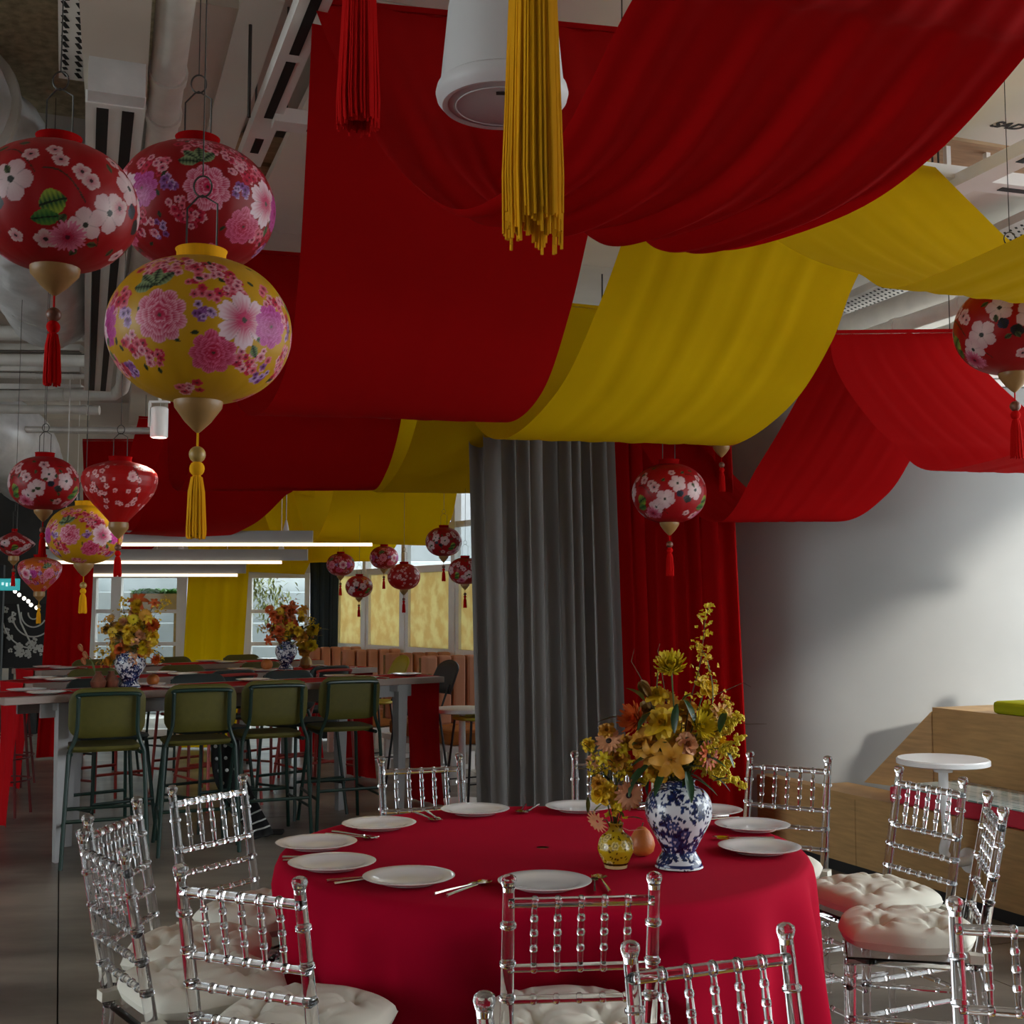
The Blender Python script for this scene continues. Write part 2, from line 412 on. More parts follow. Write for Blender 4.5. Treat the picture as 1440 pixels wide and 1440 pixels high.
obj('post', MB().box((-.26, 0, -.75), (.06, .06, 1.5)), 'planter_brown', pt, False)
obj('post', MB().box((.26, 0, -.75), (.06, .06, 1.5)), 'planter_brown', pt, False)
def leaf_pts(mb, base, d, up, L, w, n=4):
    d = Vector(d).normalized(); up = Vector(up); sd = d.cross(up)
    sd = sd.normalized() if sd.length > 1e-5 else Vector((1, 0, 0)); nn = sd.cross(d).normalized()
    vs = []; fs = []
    for i in range(n+1):
        t = i/n; wd = w*math.sin(PI*min(.98, t*.9+.06))**.8*.5
        c = Vector(base)+d*L*t + nn*(-.25*L*t*t)
        vs += [c+sd*wd+nn*wd*.35, c, c-sd*wd+nn*wd*.35]
    for i in range(n):
        a = i*3
        fs += [(a, a+1, a+4, a+3), (a+1, a+2, a+5, a+4)]
    mb.add(vs, fs)
for k in range(7):
    mb = MB(); x = -.27+k*.09
    for q in range(26):
        a = rnd.uniform(0, 2*PI)
        leaf_pts(mb, (x+rnd.uniform(-.04, .04), rnd.uniform(-.09, .09), .20), (math.cos(a), math.sin(a), rnd.uniform(.2, 1.6)), (0, 0, 1), rnd.uniform(.06, .12), .05, 3)
    obj('plant', mb, 'leaf_bright', pt)['kind'] = 'stuff'
tr = thing('outside_tree', 'soft green tree leaning outside the window by the slate curtain', 'tree', (wx(372, 18), 18.0, 0))
obj('trunk', MB().tube([(-.5, 0, -.1), (-.45, 0, 1.0), (-.15, 0, 1.9)], [.06, .05, .03]), 'twig_brown', tr)
mb = MB()
for q in range(420):
    c = Vector((rnd.gauss(-.05, .22), rnd.gauss(0, .2), rnd.gauss(1.75, .2)))
    leaf_pts(mb, c, (rnd.gauss(0, 1), rnd.gauss(0, 1), rnd.gauss(-.6, .8)), (0, 0, 1), .10, .03, 3)
obj('crown', mb, 'leaf_olive', tr)['kind'] = 'stuff'
# far-left dark mural -----------------------------------------------
MY = 15.2
mw = thing('mural_panel', 'black wall panel with white concentric arcs and blossoms', 'mural', (wx(-20, MY), MY, 0))
def mx_(px): return (px-720)/FPX*MY - wx(-20, MY)
def mz_(py): return CH+(855-py)/FPX*MY
obj('board', MB().box((mx_(20), .04, mz_(900)), (mx_(90)-mx_(-60), .06, mz_(846)-mz_(948))), 'mural_black', mw, False)
for r in (.07, .16, .27, .40):
    pts = [(mx_(50)+r*math.cos(a), 0, mz_(862)+r*math.sin(a)*1.1) for a in [PI*.98+k*PI*.85/16 for k in range(17)]]
    obj('arc', MB().tube(pts, .010, 5), 'chalk_white', mw)
obj('arc', MB().tube([(mx_(27), 0, mz_(850)), (mx_(32), 0, mz_(875)), (mx_(49), 0, mz_(908))], .012, 5), 'chalk_white', mw)
for k in range(34):
    px = rnd.uniform(9, 64); py = rnd.uniform(850, 918) if px < 24 else rnd.uniform(900, 922)
    mb = MB(); r0 = rnd.uniform(.012, .045)
    for q in range(5):
        a = q*2*PI/5+rnd.random()
        mb.ball((mx_(px)+r0*math.cos(a)*.7, 0, mz_(py)+r0*math.sin(a)*.7), r0*.5, 6, 4, (1, .3, 1))
    obj('blossom', mb, 'chalk_white', mw)
obj('post', MB().box((mx_(7.5), -.05, mz_(887)), (.03, .04, .62)), 'chalk_white', mw, False)
struct('wall_far', MB().box((-7.2, MY+.35, 1.3), (3.2, .1, 3.4)), 'dark_wall', label='dark far wall behind the black mural')
lw = thing('low_wall', 'pale low ledge with dark posts below the black mural', 'ledge', (wx(35, 14.9), 14.9, 0))
obj('ledge', MB().box((0, 0, .66), (.9, .18, .24)), 'soffit_white', lw, False)
for px in (-22, 26, 60): obj('post', MB().box(((px-35)/FPX*14.9, -.11, .40), (.05, .03, .80)), 'black_metal', lw, False)
obj('plinth', MB().box((0, .02, .27), (.86, .12, .54)), 'dark_wall', lw, False)
dd = thing('dark_door', 'dark door leaf at the edge of the black mural', 'door', (wx(-12, 13.6), 13.6, 0))
obj('leaf', MB().box((0, 0, 1.0), (.30, .05, 2.0)), 'mural_black', dd, False)
obj('handle', MB().tube([(.11, -.05, .85), (.11, -.05, 1.25)], .012), 'steel', dd)
sg = thing('neon_sign', 'small teal glowing hanging sign with pale marks', 'sign', at(6, 822, 13.2))
obj('plate', MB().box((0, 0, 0), (.34, .03, .13)), 'teal_neon', sg, False, bevel=.01)
for k, xx in enumerate((-.10, -.055, -.01, .035, .08)):
    obj('pale_mark', MB().box((xx, -.018, .004*(k % 3)), (.020, .008, .03+.008*(k % 2))), 'neon_letters', sg, False)
obj('cord', MB().tube([(-.12, 0, .06), (-.12, 0, 1.1)], .004, 5), 'wire', sg)
obj('cord', MB().tube([(.12, 0, .06), (.12, 0, 1.1)], .004, 5), 'wire', sg)
sl = thing('string_lights', 'string of little white bulbs running below the far soffit', 'string lights', at(32, 838, 13.6))
bp_ = [Vector(((px-32)/FPX*13.6, 0, -(py-838)/FPX*13.6)) for px, py in ((-8, 800), (2, 808), (14, 822), (21, 829), (27, 834), (34, 839), (40, 843), (44, 848), (52, 852))]
obj('cable', MB().tube(bp_, .004, 5), 'wire', sl)
for p in bp_: obj('bulb', MB().ball(p+Vector((0, 0, -.02)), .022, 8, 6), 'spot_lens', sl)
# white partition with cream screens ----------------------------------
PA = Vector((wx(474, 14.4), 14.4, 0)); PB = Vector((wx(700, 11.4), 11.4, 0)); pdir = (PB-PA).normalized(); pang = math.atan2(pdir.y, pdir.x)
def pint(px):        # where the partition stands under a column of the picture
    k = (px-720)/FPX; t = (k*PA.y-PA.x)/(pdir.x-k*pdir.y); return t
pts_t = [pint(x) for x in (474, 516, 571, 641, 700)]
scr = thing('screen_partition', 'white post partition with four frosted cream screens over the booths', 'partition', PA, pang)
for t in pts_t: obj('post', MB().box((t, 0, 1.6), (.075, .075, 3.2)), 'white_gloss', scr, False)
for i in range(4):
    a, b2 = pts_t[i]+.04, pts_t[i+1]-.04; c = (a+b2)/2
    fr = obj('screen_frame', MB().box((c, 0, 1.075), (b2-a, .05, .07)).box((c, 0, 1.925), (b2-a, .05, .07)).box((a+.03, 0, 1.5), (.06, .05, .78)).box((b2-.03, 0, 1.5), (.06, .05, .78)), 'white_gloss', scr, False)
    obj('screen', MB().box((c, .01, 1.5), (b2-a-.12, .012, .78)), 'cream_screen', fr, False)
    obj('rail', MB().box((c, 0, 2.35), (b2-a, .05, .06)), 'white_gloss', scr, False)
    obj('rail', MB().box((c, 0, 2.9), (b2-a, .05, .06)), 'white_gloss', scr, False)
    obj('pane', MB().box((c, 0, 2.15), (b2-a, .008, .34)), 'window_glass', fr, False)
# booths in front of the partition: high channelled backs stand square to the screens, seats in front of them
def booth(i):
    t = pts_t[i+1]; D = [.62, .66, .70, .74][i]
    o = thing('banquette', ['peach channel-back booth seat beside the slate curtain', 'peach channel-back booth seat second from the slate curtain',
              'peach channel-back booth seat third from the slate curtain', 'peach channel-back booth seat beside the long grey curtain'][i], 'booth', PA+pdir*t, pang, 'peach booth seats')
    y0 = -.07; n = 5; cw = D/n; S = min(.46, (pts_t[i+2]-t-.16) if i < 3 else .46)
    for k in range(n):
        obj('channel', MB().box((.0, y0-cw*(k+.5), .78), (.11, cw-.020, .62)), 'peach_leather', o, False, bevel=.022)
    obj('back_board', MB().box((-.045, y0-D/2, .77), (.03, D-.006, .60)), 'leaf_dry', o, False)
    obj('seat', MB().box((.06+S/2, y0-D/2, .40), (S, D, .13)), 'tan_leather', o, False, bevel=.03)
    obj('frame', MB().box((S/2, y0-D/2, .305), (S+.14, D, .05)), 'white_paint', o, False)
    for sx in (-.03, S+.03):
        for sy in (y0-.04, y0-D+.04): obj('leg', MB().box((sx, sy, .14), (.05, .05, .28)), 'white_paint', o, False)
    obj('foot_rail', MB().box((S+.03, y0-D/2, .03), (.04, D-.14, .04)), 'white_paint', o, False)
for i in range(4): booth(i)
# back row of booth backs beyond the partition
for k, (t0, t1) in enumerate(((.2, 1.5), (1.7, 3.4))):
    o = thing('banquette', ['low row of peach booth backs behind the screens by the slate curtain', 'low row of peach booth backs behind the screens by the grey curtain'][k], 'booth', PA+pdir*t0+Vector((.25, .75, 0)), pang, 'far peach booth backs')
    n = int((t1-t0)/.14)
    for q in range(n): obj('channel', MB().box((.07+q*.14, 0, .60), (.125, .12, 1.06)), 'peach_leather', o, False, bevel=.02)
    obj('plinth', MB().box(((t1-t0)/2, .0, .035), (t1-t0, .14, .07)), 'white_paint', o, False)
# small white table beside the booths
wt = thing('cafe_table', 'small white cafe table between the peach booths', 'table', onz(646, 1128, 0)+Vector((.02, .0, 0)))
obj('top', MB().lathe([(.22, .70), (.235, .705), (.235, .73), (.22, .735)], 32), 'white_paint', wt)
obj('stem', MB().lathe([(.03, .02), (.025, .70)], 16), 'white_paint', wt)
obj('base', MB().lathe([(.19, 0), (.18, .015), (.03, .03)], 32), 'white_paint', wt)
# tiered plywood bench --------------------------------------------------
F0 = onz(1152, 1219, 0); F1 = onz(1440, 1309, 0); fd = (F1-F0).normalized(); fi = Vector((-fd.y, fd.x, 0))
if fi.x < 0: fi = -fi
bang = math.atan2(fd.y, fd.x)
bn = thing('tiered_bench', 'two-tier plywood bench with pale tops against the concrete column', 'bench', F0, bang)
Ys = 1 if Vector((-math.sin(bang), math.cos(bang), 0)).dot(fi) > 0 else -1      # local +y into the bench?
BL0, BL1 = -.62, 3.2
obj('kickboard', MB().box(((BL0+BL1)/2, Ys*.07, .035), (BL1-BL0, .08, .07)), 'black_rubber', bn, False)
for k in range(4):
    a = BL0+k*.955; obj('front_panel', MB().box((a+.4775, Ys*.012, .255), (.951, .024, .37)), 'plywood', bn, False)
obj('seat_top', MB().box(((BL0-.1)/2, Ys*.05, .45), (-.1-BL0, .10, .024)).box((.16, Ys*.15, .45), (.52, .30, .024)).box(((.42+BL1)/2, Ys*.27, .45), (BL1-.42, .54, .024)), 'plywood', bn, False)
U0 = .40      # where the upper tier starts along the bench
for k in range(3):
    a = U0+k*.94; obj('riser_panel', MB().box((a+.47, Ys*.53, .69), (.936, .024, .46)), 'plywood', bn, False)
obj('upper_top', MB().box(((U0+BL1)/2, Ys*.80, .932), (BL1-U0, .56, .024)), 'plywood', bn, False)
# sloping end board that runs down to the column
p0 = (U0, Ys*.52); p1 = (U0-.46, Ys*.40)
nrm = Vector((p1[1]-p0[1], -(p1[0]-p0[0]), 0)).normalized()*.012
vs = []
for sgn in (-1, 1):
    for (x, y, z) in ((p0[0], p0[1], .462), (p0[0], p0[1], .92), (p1[0], p1[1], .462)): vs.append((x+nrm.x*sgn, y+nrm.y*sgn, z))
obj('end_board', MB().add(vs, [(0, 1, 2), (5, 4, 3), (0, 3, 4, 1), (1, 4, 5, 2), (2, 5, 3, 0)]), 'plywood', bn, False)
# patterned seat cushion with red sides
m, nt, b = new_mat('tile_print')
tc = nt.nodes.new('ShaderNodeTexCoord'); bk = nt.nodes.new('ShaderNodeTexBrick')
bk.inputs['Color1'].default_value = (.46, .58, .58, 1); bk.inputs['Color2'].default_value = (.12, .24, .20, 1); bk.inputs['Mortar'].default_value = (.82, .82, .74, 1)
bk.inputs['Scale'].default_value = 7; bk.inputs['Mortar Size'].default_value = .035; bk.inputs['Bias'].default_value = -.2
nt.links.new(tc.outputs['Object'], bk.inputs['Vector']); nt.links.new(bk.outputs[0], b.inputs['Base Color']); b.inputs['Roughness'].default_value = .8
def bpos(x, y, z): return F0+fd*x+fi*y+Vector((0, 0, z))
cu = thing('bench_cushion', 'long bench cushion with pale geometric print and red sides', 'cushion', bpos(.60, .26, .463), bang)
obj('pad', MB().box((1.28, 0, .042), (2.56, .48, .084)), 'cushion_red', cu, False, bevel=.012)
obj('printed_top', MB().box((1.28, 0, .088), (2.54, .465, .008)), 'tile_print', cu, False, bevel=.002)
tag(obj('seat_pad', MB().box((0, 0, .035), (.7, .46, .07)), 'olive_cushion', None, False, loc=bpos(1.22, .74, .945), rot=(0, 0, bang), bevel=.02), 'olive green seat pad on the upper bench tier', 'cushion')
tag(obj('back_cushion', MB().box((0, 0, .16), (.42, .1, .32)), 'gilt_wood', None, False, loc=bpos(1.30, .93, 1.017), rot=(0, 0, bang), bevel=.03), 'tan cushion propped on the upper bench tier', 'cushion')
# swivel table fixed to the bench front
st = thing('swivel_table', 'round white table on a bent white arm fixed to the bench', 'table', (0, 0, 0))
fl = bpos(1.21, -.001, .265); tc_ = at(1326, 1071, 6.05)
obj('top', MB().lathe([(.205, -.016), (.222, -.010), (.222, .010), (.215, .016)], 48, tc_), 'white_gloss', st)
arm = catmull([fl+Vector((0, 0, 0)), fl-fi*.09, fl-fi*.14+Vector((-.02, 0, .05)), Vector((tc_.x+.01, tc_.y, .42)), Vector((tc_.x, tc_.y, .60)), tc_-Vector((0, 0, .016))], 26)
obj('arm', MB().tube(arm, .024, 12), 'white_gloss', st)
obj('flange', MB().tube([fl-fi*.001, fl-fi*.014], .062, 24), 'white_gloss', st)
obj('collar', MB().lathe([(.045, -.05), (.05, -.016)], 20, tc_), 'white_gloss', st)
# ================================================================== services under the ceiling
SV = 'ceiling services'
def track(name, label, p, q, w, slots, h=.06):
    o = thing(name, label, 'track', p); q = q-p; d = q.normalized(); sd = Vector((d.y, -d.x, 0)); up = Vector((0, 0, 1))
    obj('body', MB().beam((0, 0, 0), q, w, h), 'white_paint', o, False)
    for a, b2 in slots:
        obj('slot', MB().beam(q*a-up*(h/2), q*b2-up*(h/2), w*.34, .006), 'black_gap', o, False)
    for t in (.12, .88):
        obj('hanger', MB().tube([q*t+up*h/2, q*t+up*(4.0-p.z)], .005, 6), 'wire', o)
    return o
track('lighting_track', 'white slotted lighting track running beside the red drape', onz(452, -30, 3.55), onz(350, 224, 3.55), .105, [(.02, .30), (.34, .66), (.80, .90)])
track('lighting_track', 'short white cross track meeting the slotted track behind the red drape', onz(384, 166, 3.52), onz(540, 186, 3.52), .10, [(.30, .95)])
track('lighting_track', 'white slotted track crossing under the ceiling text panel', onz(1285, 242, 3.5), onz(1500, 268, 3.5), .12, [(.55, .95)])
track('lighting_track', 'white track with open slots running past the ceiling text panel', onz(1500, 186, 3.46), onz(1300, 284, 3.46), .12, [(.05, .30)])
def bar(name, label, cat, p, q, w, h, m):
    o = obj(name, MB().beam((0, 0, 0), Vector(q)-Vector(p), w, h), m, None, False, loc=p)
    return tag(o, label, cat)
bar('ceiling_beam', 'broad beige ceiling beam beside the large white pipe', 'beam', onz(306, -40, 3.86), onz(200, 600, 3.86), .36, .26, 'soffit_beige')
bar('ceiling_beam', 'narrow beige ceiling beam with a hanging rod', 'beam', onz(372, -40, 3.82), onz(262, 340, 3.82), .15, .2, 'soffit_white')
bar('plenum_box', 'beige box duct above the slot diffuser', 'duct', onz(164, -60, 3.66), onz(164, 104, 3.66), .23, .26, 'soffit_beige')
tag(obj('threaded_rod', MB().tube([(0, 0, 0), (0, 0, .42)], .007, 6), 'wire', None, loc=onz(350, 165, 3.36)), 'thin dark hanging rod below the narrow ceiling beam', 'rod')
# slot diffuser
p = onz(163, 140, 3.42); q = onz(137, 546, 3.42)
df = thing('slot_diffuser', 'long white slot diffuser with two black slots beside the foil duct', 'diffuser', p)
q = q-p; sd = Vector((-AX.y, AX.x, 0))
obj('plate', MB().beam((0, 0, 0), q, .215, .05), 'white_paint', df, False)
for k in (-1, 1):
    obj('slot', MB().beam(q*.006+sd*k*.046-Vector((0, 0, .026)), q*.994+sd*k*.046-Vector((0, 0, .026)), .044, .006), 'black_gap', df, False)
obj('neck', MB().beam(Vector((0, 0, .12)), q+Vector((0, 0, .12)), .17, .2), 'soffit_white', df, False)
obj('foil_collar', MB().beam(-AX*.10+Vector((0, 0, .06)), Vector((0, 0, .06)), .2, .16), 'duct_foil', df, False)
# pipes
def pipe(label, pts, r, m='pipe_white', joints=(), cat='pipe'):
    o = thing('pipe', label, cat, pts[0]); P = [Vector(p)-Vector(pts[0]) for p in pts]
    obj('run', MB().tube(P, r, 16), m, o)
    for t in joints:
        k = min(int(t), len(P)-2); c = P[k].lerp(P[k+1], t-k); d = (P[k+1]-P[k]).normalized()
        obj('joint', MB().tube([c-d*r*.5, c+d*r*.5], r*1.14, 16), m, o)
    return o
e0 = onz(173, 540, 3.6); e1 = onz(120, 566, 3.58)
pipe('large white pipe that turns a corner beyond the slot diffuser', [onz(254, -60, 3.6), onz(226, 200, 3.6), onz(178, 500, 3.6), e0, e0+(e1-e0)*.12+Vector((0, .1, 0)), e0+(e1-e0)*.35+Vector((0, .16, 0)), onz(-80, 556, 3.6)], .066, joints=(.55, .8, 1.5, 2.2, 5.3, 5.7))
for k, (py, z, r, m_, lab) in enumerate(((508, 3.5, .05, 'pipe_white', 'white pipe crossing nearest the foil duct end'), (529, 3.62, .03, 'pipe_white', 'slim white pipe between the cross pipes'),
        (577, 3.42, .045, 'pipe_white', 'white cross pipe just beyond the slot diffuser end'), (606, 3.3, .035, 'galvanised', 'slim grey cross pipe before the beige bulkhead'), (470, 3.7, .06, 'pipe_white', 'thick white cross pipe above the foil duct end'))):
    pipe(lab, [onz(-70, py-3, z), onz([150, 120, 140, 215, 118][k], py, z)], r, m_, joints=(.3, .62, .9))
for k, py in enumerate((490, 520, 545)):
    o = thing('cable_tray', ['perforated cable tray nearest the foil duct', 'perforated cable tray between two cross pipes', 'perforated cable tray beyond the slot diffuser'][k], 'cable tray', onz(-60, py, 3.66))
    q = onz(118, py+2, 3.66)-o.location
    obj('tray', MB().beam((0, 0, 0), q, .22, .05), 'galvanised', o, False)
    mb = MB()
    for a in range(40):
        for b2 in (-.06, 0, .06):
            c = q*((a+.5+(.25 if b2 else 0))/41)+Vector((0, b2, -.026)); mb.box(c, (.035, .018, .004))
    s_ = obj('perforations', mb, 'black_gap', o, False); s_['kind'] = 'stuff'
# upright perforated tray at the top left
p = onz(103, -30, 3.72); q = onz(101, 104, 3.72)-p
o = thing('cable_tray', 'white perforated cable tray next to the beige box duct', 'cable tray', p)
obj('tray', MB().beam((0, 0, 0), q, .10, .05), 'white_paint', o, False)
mb = MB()
for a in range(14):
    for b2 in (-.027, .027): mb.box(q*((a+.5+(.3 if b2 > 0 else 0))/14.6)+Vector((b2, 0, -.026)), (.016, .045 if a % 3 else .02, .004))
s_ = obj('perforations', mb, 'black_gap', o, False); s_['kind'] = 'stuff'
# crumpled foil-wrapped duct
def crumple(mb, amp, sc, seed=0):
    out = []
    for p in mb.v:
        n = mnoise.noise_vector(Vector(p)*sc+Vector((seed, seed, 0)))
        n2 = mnoise.noise_vector(Vector(p)*sc*2.7)
        out.append(tuple(Vector(p)+n*amp+n2*amp*.45))
    mb.v = out; return mb
path = catmull([onz(-190, 60, 3.64), onz(-50, 170, 3.64), onz(30, 270, 3.62), onz(58, 380, 3.66), onz(72, 440, 3.74)], 70)
o = thing('foil_duct', 'crumpled silver foil-wrapped duct beside the slot diffuser', 'duct', path[0])
mb = MB().tube([p-path[0] for p in path], [.27]*45+[.28+.04*math.sin(k/26*PI) for k in range(26)], 40); obj('wrap', crumple(mb, .045, 3.1), 'duct_foil', o)
for k in (14, 34, 56):
    d = (path[k+1]-path[k]).normalized(); c = path[k]-path[0]
    obj('strap', MB().tube([c-d*.012, c+d*.012], .31, 40), 'galvanised', o)
for k in (20, 50): obj('hanger', MB().tube([path[k]-path[0]+Vector((0, 0, .25)), Vector((path[k].x-path[0].x, path[k].y-path[0].y, 4.0-path[0].z))], .006, 6), 'wire', o)
pb = catmull([onz(-60, 600, 3.3), onz(10, 620, 3.25), onz(40, 660, 3.2)], 20)
o = thing('foil_duct', 'grey wrapped duct above the small red lantern', 'duct', pb[0]); obj('wrap', crumple(MB().tube([p-pb[0] for p in pb], .42, 28), .03, 3), 'duct_foil', o)
# right-hand services
pipe('thick white pipe running past the wide perforated tray', [onz(1150, 478, 3.5), onz(1480, 362, 3.5)], .105, 'pipe_white', joints=(.15, .95))
pipe('white pipe with a bracket above the right red drape', [onz(1180, 486, 3.32), onz(1500, 380, 3.32)], .05, joints=(.3, .6))
pipe('thin white pipe nearest the right red drape', [onz(1225, 500, 3.2), onz(1500, 415, 3.2)], .045, joints=(.2, .5, .7))
o = thing('cable_tray', 'wide perforated tray behind the near yellow drape', 'cable tray', onz(1130, 462, 3.68)); q = onz(1500, 300, 3.68)-o.location
obj('tray', MB().beam((0, 0, 0), q, .42, .05), 'galvanised', o, False); mb = MB(); sd = Vector((AX.y, -AX.x, 0))
for a in range(60):
    for b2 in (-.15, -.09, -.03, .03, .09, .15): mb.box(q*((a+.5)/60.5)+sd*b2+AX*(.03 if b2 > 0 else 0)+Vector((0, 0, -.026)), (.028, .012, .004), ROOM+.6)
s_ = obj('perforations', mb, 'black_gap', o, False); s_['kind'] = 'stuff'
# text panel
tp = thing('ceiling_text_panel', 'white ceiling panel marked SAD in black letters', 'panel', onz(1400, 140, 3.62), ROOM)
obj('panel', MB().box((0, 0, .02), (1.25, .78, .03)), 'soffit_white', tp, False)
fc = bpy.data.curves.new('letters', 'FONT'); fc.body = 'SAD'; fc.size = .080; fc.extrude = .001; fc.shear = .25; fc.offset = .003; fc.align_x = 'CENTER'
tmp = bpy.data.objects.new('tmp_text', fc); COL.objects.link(tmp)
dg = bpy.context.evaluated_depsgraph_get(); tme = bpy.data.meshes.new_from_object(tmp.evaluated_get(dg)); bpy.data.objects.remove(tmp)
tme.materials.clear(); tme.materials.append(MATS['ink'])
lo = link('lettering', tme, tp); tl_ = onz(1411, 181, 3.62)-tp.location; tl_.rotate(Matrix.Rotation(-ROOM, 3, 'Z'))
lo.location = (tl_.x, tl_.y, .003); lo.rotation_euler = (PI, 0, R(-4)); lo['label'] = 'black letters SAD'
ch_ = thing('ceiling_bracket', 'brown recess boards behind the ceiling text panel', 'board', onz(1365, 205, 3.74), ROOM)
obj('board', MB().box((0, .12, .02), (1.2, .3, .04)), 'ply_orange', ch_, False)
for k in (-.3, -.1, .14): obj('post', MB().box((k, .05, -.08), (.025, .025, .18)), 'white_paint', ch_, False)
# ================================================================== fabric overhead
def sheet(L, Rr, nl=90, nw=40, rip=.006, freq=(7, 13), sag=0.0, seed=0, wob=.004, gather=None):
    A = catmull(L, nl); B = catmull(Rr, nl); rows = []
    for i in range(nl+1):
        row = []; t = i/nl
        a, b = A[i], B[i]; tan = (A[min(i+1, nl)]+B[min(i+1, nl)]-A[max(i-1, 0)]-B[max(i-1, 0)])
        w = (b-a); nrm = tan.cross(w); nrm = nrm.normalized() if nrm.length > 1e-9 else Vector((0, 0, 1))
        if nrm.z < 0: nrm = -nrm
        for k in range(nw+1):
            u = k/nw
            p = a.lerp(b, u)
            g = 1.0 if gather is None else gather(t)
            d = math.sin(u*freq[0]*2*PI+seed+t*1.1)*.6 + math.sin(u*freq[1]*2*PI+seed*2.3-t*.8)*.4
            d *= rip*g*(.6+.4*math.sin(t*3+seed))*min(1, 6*u, 6*(1-u)) if gather is None else rip*g
            n = mnoise.noise(Vector((u*3+seed, t*3.5, seed)))*wob
            p = p + nrm*(d+n) + Vector((0, 0, -sag*math.sin(PI*u)*math.sin(PI*t)))
            row.append(p)
        rows.append(row)
    return rows
def drape(label, L, Rr, m, group, batten=(True, True), **kw):
    P = sheet(L, Rr, **kw); o0 = P[0][0]
    o = thing('ceiling_drape', label, 'drape', o0, 0, group)
    obj('fabric', MB().grid([[p-o0 for p in row] for row in P]), m, o)
    for flag, row in zip(batten, (P[0], P[-1])):
        if flag:
            b = obj('batten', MB().beam(row[0]-o0+Vector((0, 0, .012)), row[-1]-o0+Vector((0, 0, .012)), .012, .02), m, o, False)
            for t in (.06, .94):
                c = row[0].lerp(row[-1], t)-o0
                obj('hanger', MB().tube([c+Vector((0, 0, .02)), Vector((c.x, c.y, 4.0-o0.z))], .003, 5), 'wire', o)
    return o
GA = 'red drapes swagged in a row'; GB = 'yellow drapes swagged in a row'; GC = 'red drapes beside the column'
a1L, a1R = at(440, 5, 3.95), at(900, 50, 4.36)
def up(p, d): return Vector((p.x, p.y, p.z)) + d
# A0: the near red swag round the speaker
near_L = Vector((.62, 1.0, 3.45)); near_R = Vector((1.75, 1.35, 3.45))
lg = lambda t: .5+1.6*math.exp(-((t-.55)/.25)**2)
drape('large red drape sagging around the white pendant speaker',
      [near_L, at(1005, -160, 1.75), at(890, 0, 2.2), at(785, 200, 2.58), at(705, 275, 2.72), at(634, 297, 2.85), at(560, 240, 3.1), at(520, 180, 3.35), at(466, 70, 3.72), a1L],
      [near_R, at(1545, -60, 2.15), at(1440, 85, 2.35), at(1310, 225, 2.6), at(1180, 310, 2.82), at(1010, 356, 3.05), at(960, 300, 3.3), at(935, 220, 3.6), at(912, 120, 4.0), a1R],
      'red_fabric', GA, batten=(True, False), nl=140, nw=60, rip=.012, freq=(4, 9), seed=1.7, gather=lg)
# A1 .. A3
a2L, a2R = at(300, 352, 6.75), at(575, 372, 7.15)
drape('large flat red drape hanging beyond the white pendant speaker', [a1L, at(431, 200, 4.35), at(419, 400, 4.95), at(402, 520, 5.25), at(366, 582, 5.55), at(330, 560, 5.95), at(310, 450, 6.45), a2L],
      [a1R, at(838, 283, 4.8), at(801, 440, 5.3), at(762, 552, 5.65), at(712, 594, 5.95), at(660, 560, 6.35), at(605, 460, 6.85), a2R], 'red_fabric', GA, rip=.002, seed=.4)
a3L, a3R = at(238, 500, 9.5), at(448, 512, 9.9)
drape('red drape hanging behind the big yellow lantern', [a2L, at(290, 480, 7.1), at(280, 600, 7.6), at(262, 672, 8.0), at(248, 690, 8.2), at(236, 650, 8.7), a3L],
      [a2R, at(572, 520, 7.5), at(563, 595, 7.9), at(545, 660, 8.2), at(522, 690, 8.5), at(490, 655, 9.0), a3R], 'red_fabric', GA, rip=.002, seed=2.4)
a4L, a4R = at(195, 588, 12.4), at(350, 596, 12.8)
drape('red drape hanging behind the small red lanterns', [a3L, at(236, 590, 10.0), at(215, 670, 10.5), at(195, 735, 10.9), at(172, 750, 11.2), at(165, 715, 11.8), a4L],
      [a3R, at(420, 670, 10.4), at(398, 700, 10.7), at(355, 738, 11.1), at(300, 757, 11.5), at(290, 720, 12.0), a4R], 'red_fabric', GA, rip=.002, seed=3.1, batten=(True, True))
lL, lR = at(116, 620, 13.4), at(216, 620, 13.6)
drape('red drape hanging from the beige bulkhead', [lL, at(117, 680, 13.6), at(110, 745, 13.9), at(60, 782, 14.2)], [lR, at(214, 690, 13.8), at(228, 750, 14.0), at(200, 786, 14.3)], 'red_fabric', GA, rip=.003, seed=5, batten=(True, False))
# yellow row
b1L, b1R = at(942, 165, 4.95), at(1305, 225, 5.4)
nbL, nbR = Vector((2.35, 2.0, 3.45)), Vector((3.3, 2.5, 3.45))
drape('near yellow drape dipping toward the red lantern by the text panel', [nbL, Vector((1.72, 2.75, 2.72)), at(1300, 393, 3.5), at(1200, 383, 3.8), at(1105, 345, 4.15), at(1010, 268, 4.6), b1L],
      [nbR, Vector((2.75, 3.2, 2.72)), at(1640, 432, 3.85), at(1550, 418, 4.2), at(1440, 354, 4.65), at(1370, 290, 5.0), b1R], 'yellow_fabric', GB, batten=(True, False), rip=.004, seed=.9)
b2L, b2R = at(634, 414, 7.6), at(893, 440, 8.1)
drape('large yellow drape sagging in front of the grey curtain', [b1L, at(886, 310, 5.35), at(842, 430, 5.7), at(788, 545, 6.0), at(718, 614, 6.3), at(672, 600, 6.75), at(645, 520, 7.2), b2L],
      [b1R, at(1208, 385, 5.95), at(1168, 484, 6.25), at(1110, 572, 6.5), at(1028, 626, 6.75), at(965, 600, 7.2), at(920, 530, 7.7), b2R], 'yellow_fabric', GB, rip=.006, freq=(6, 11), seed=1.2)
b3L, b3R = at(486, 532, 10.4), at(686, 548, 10.9)
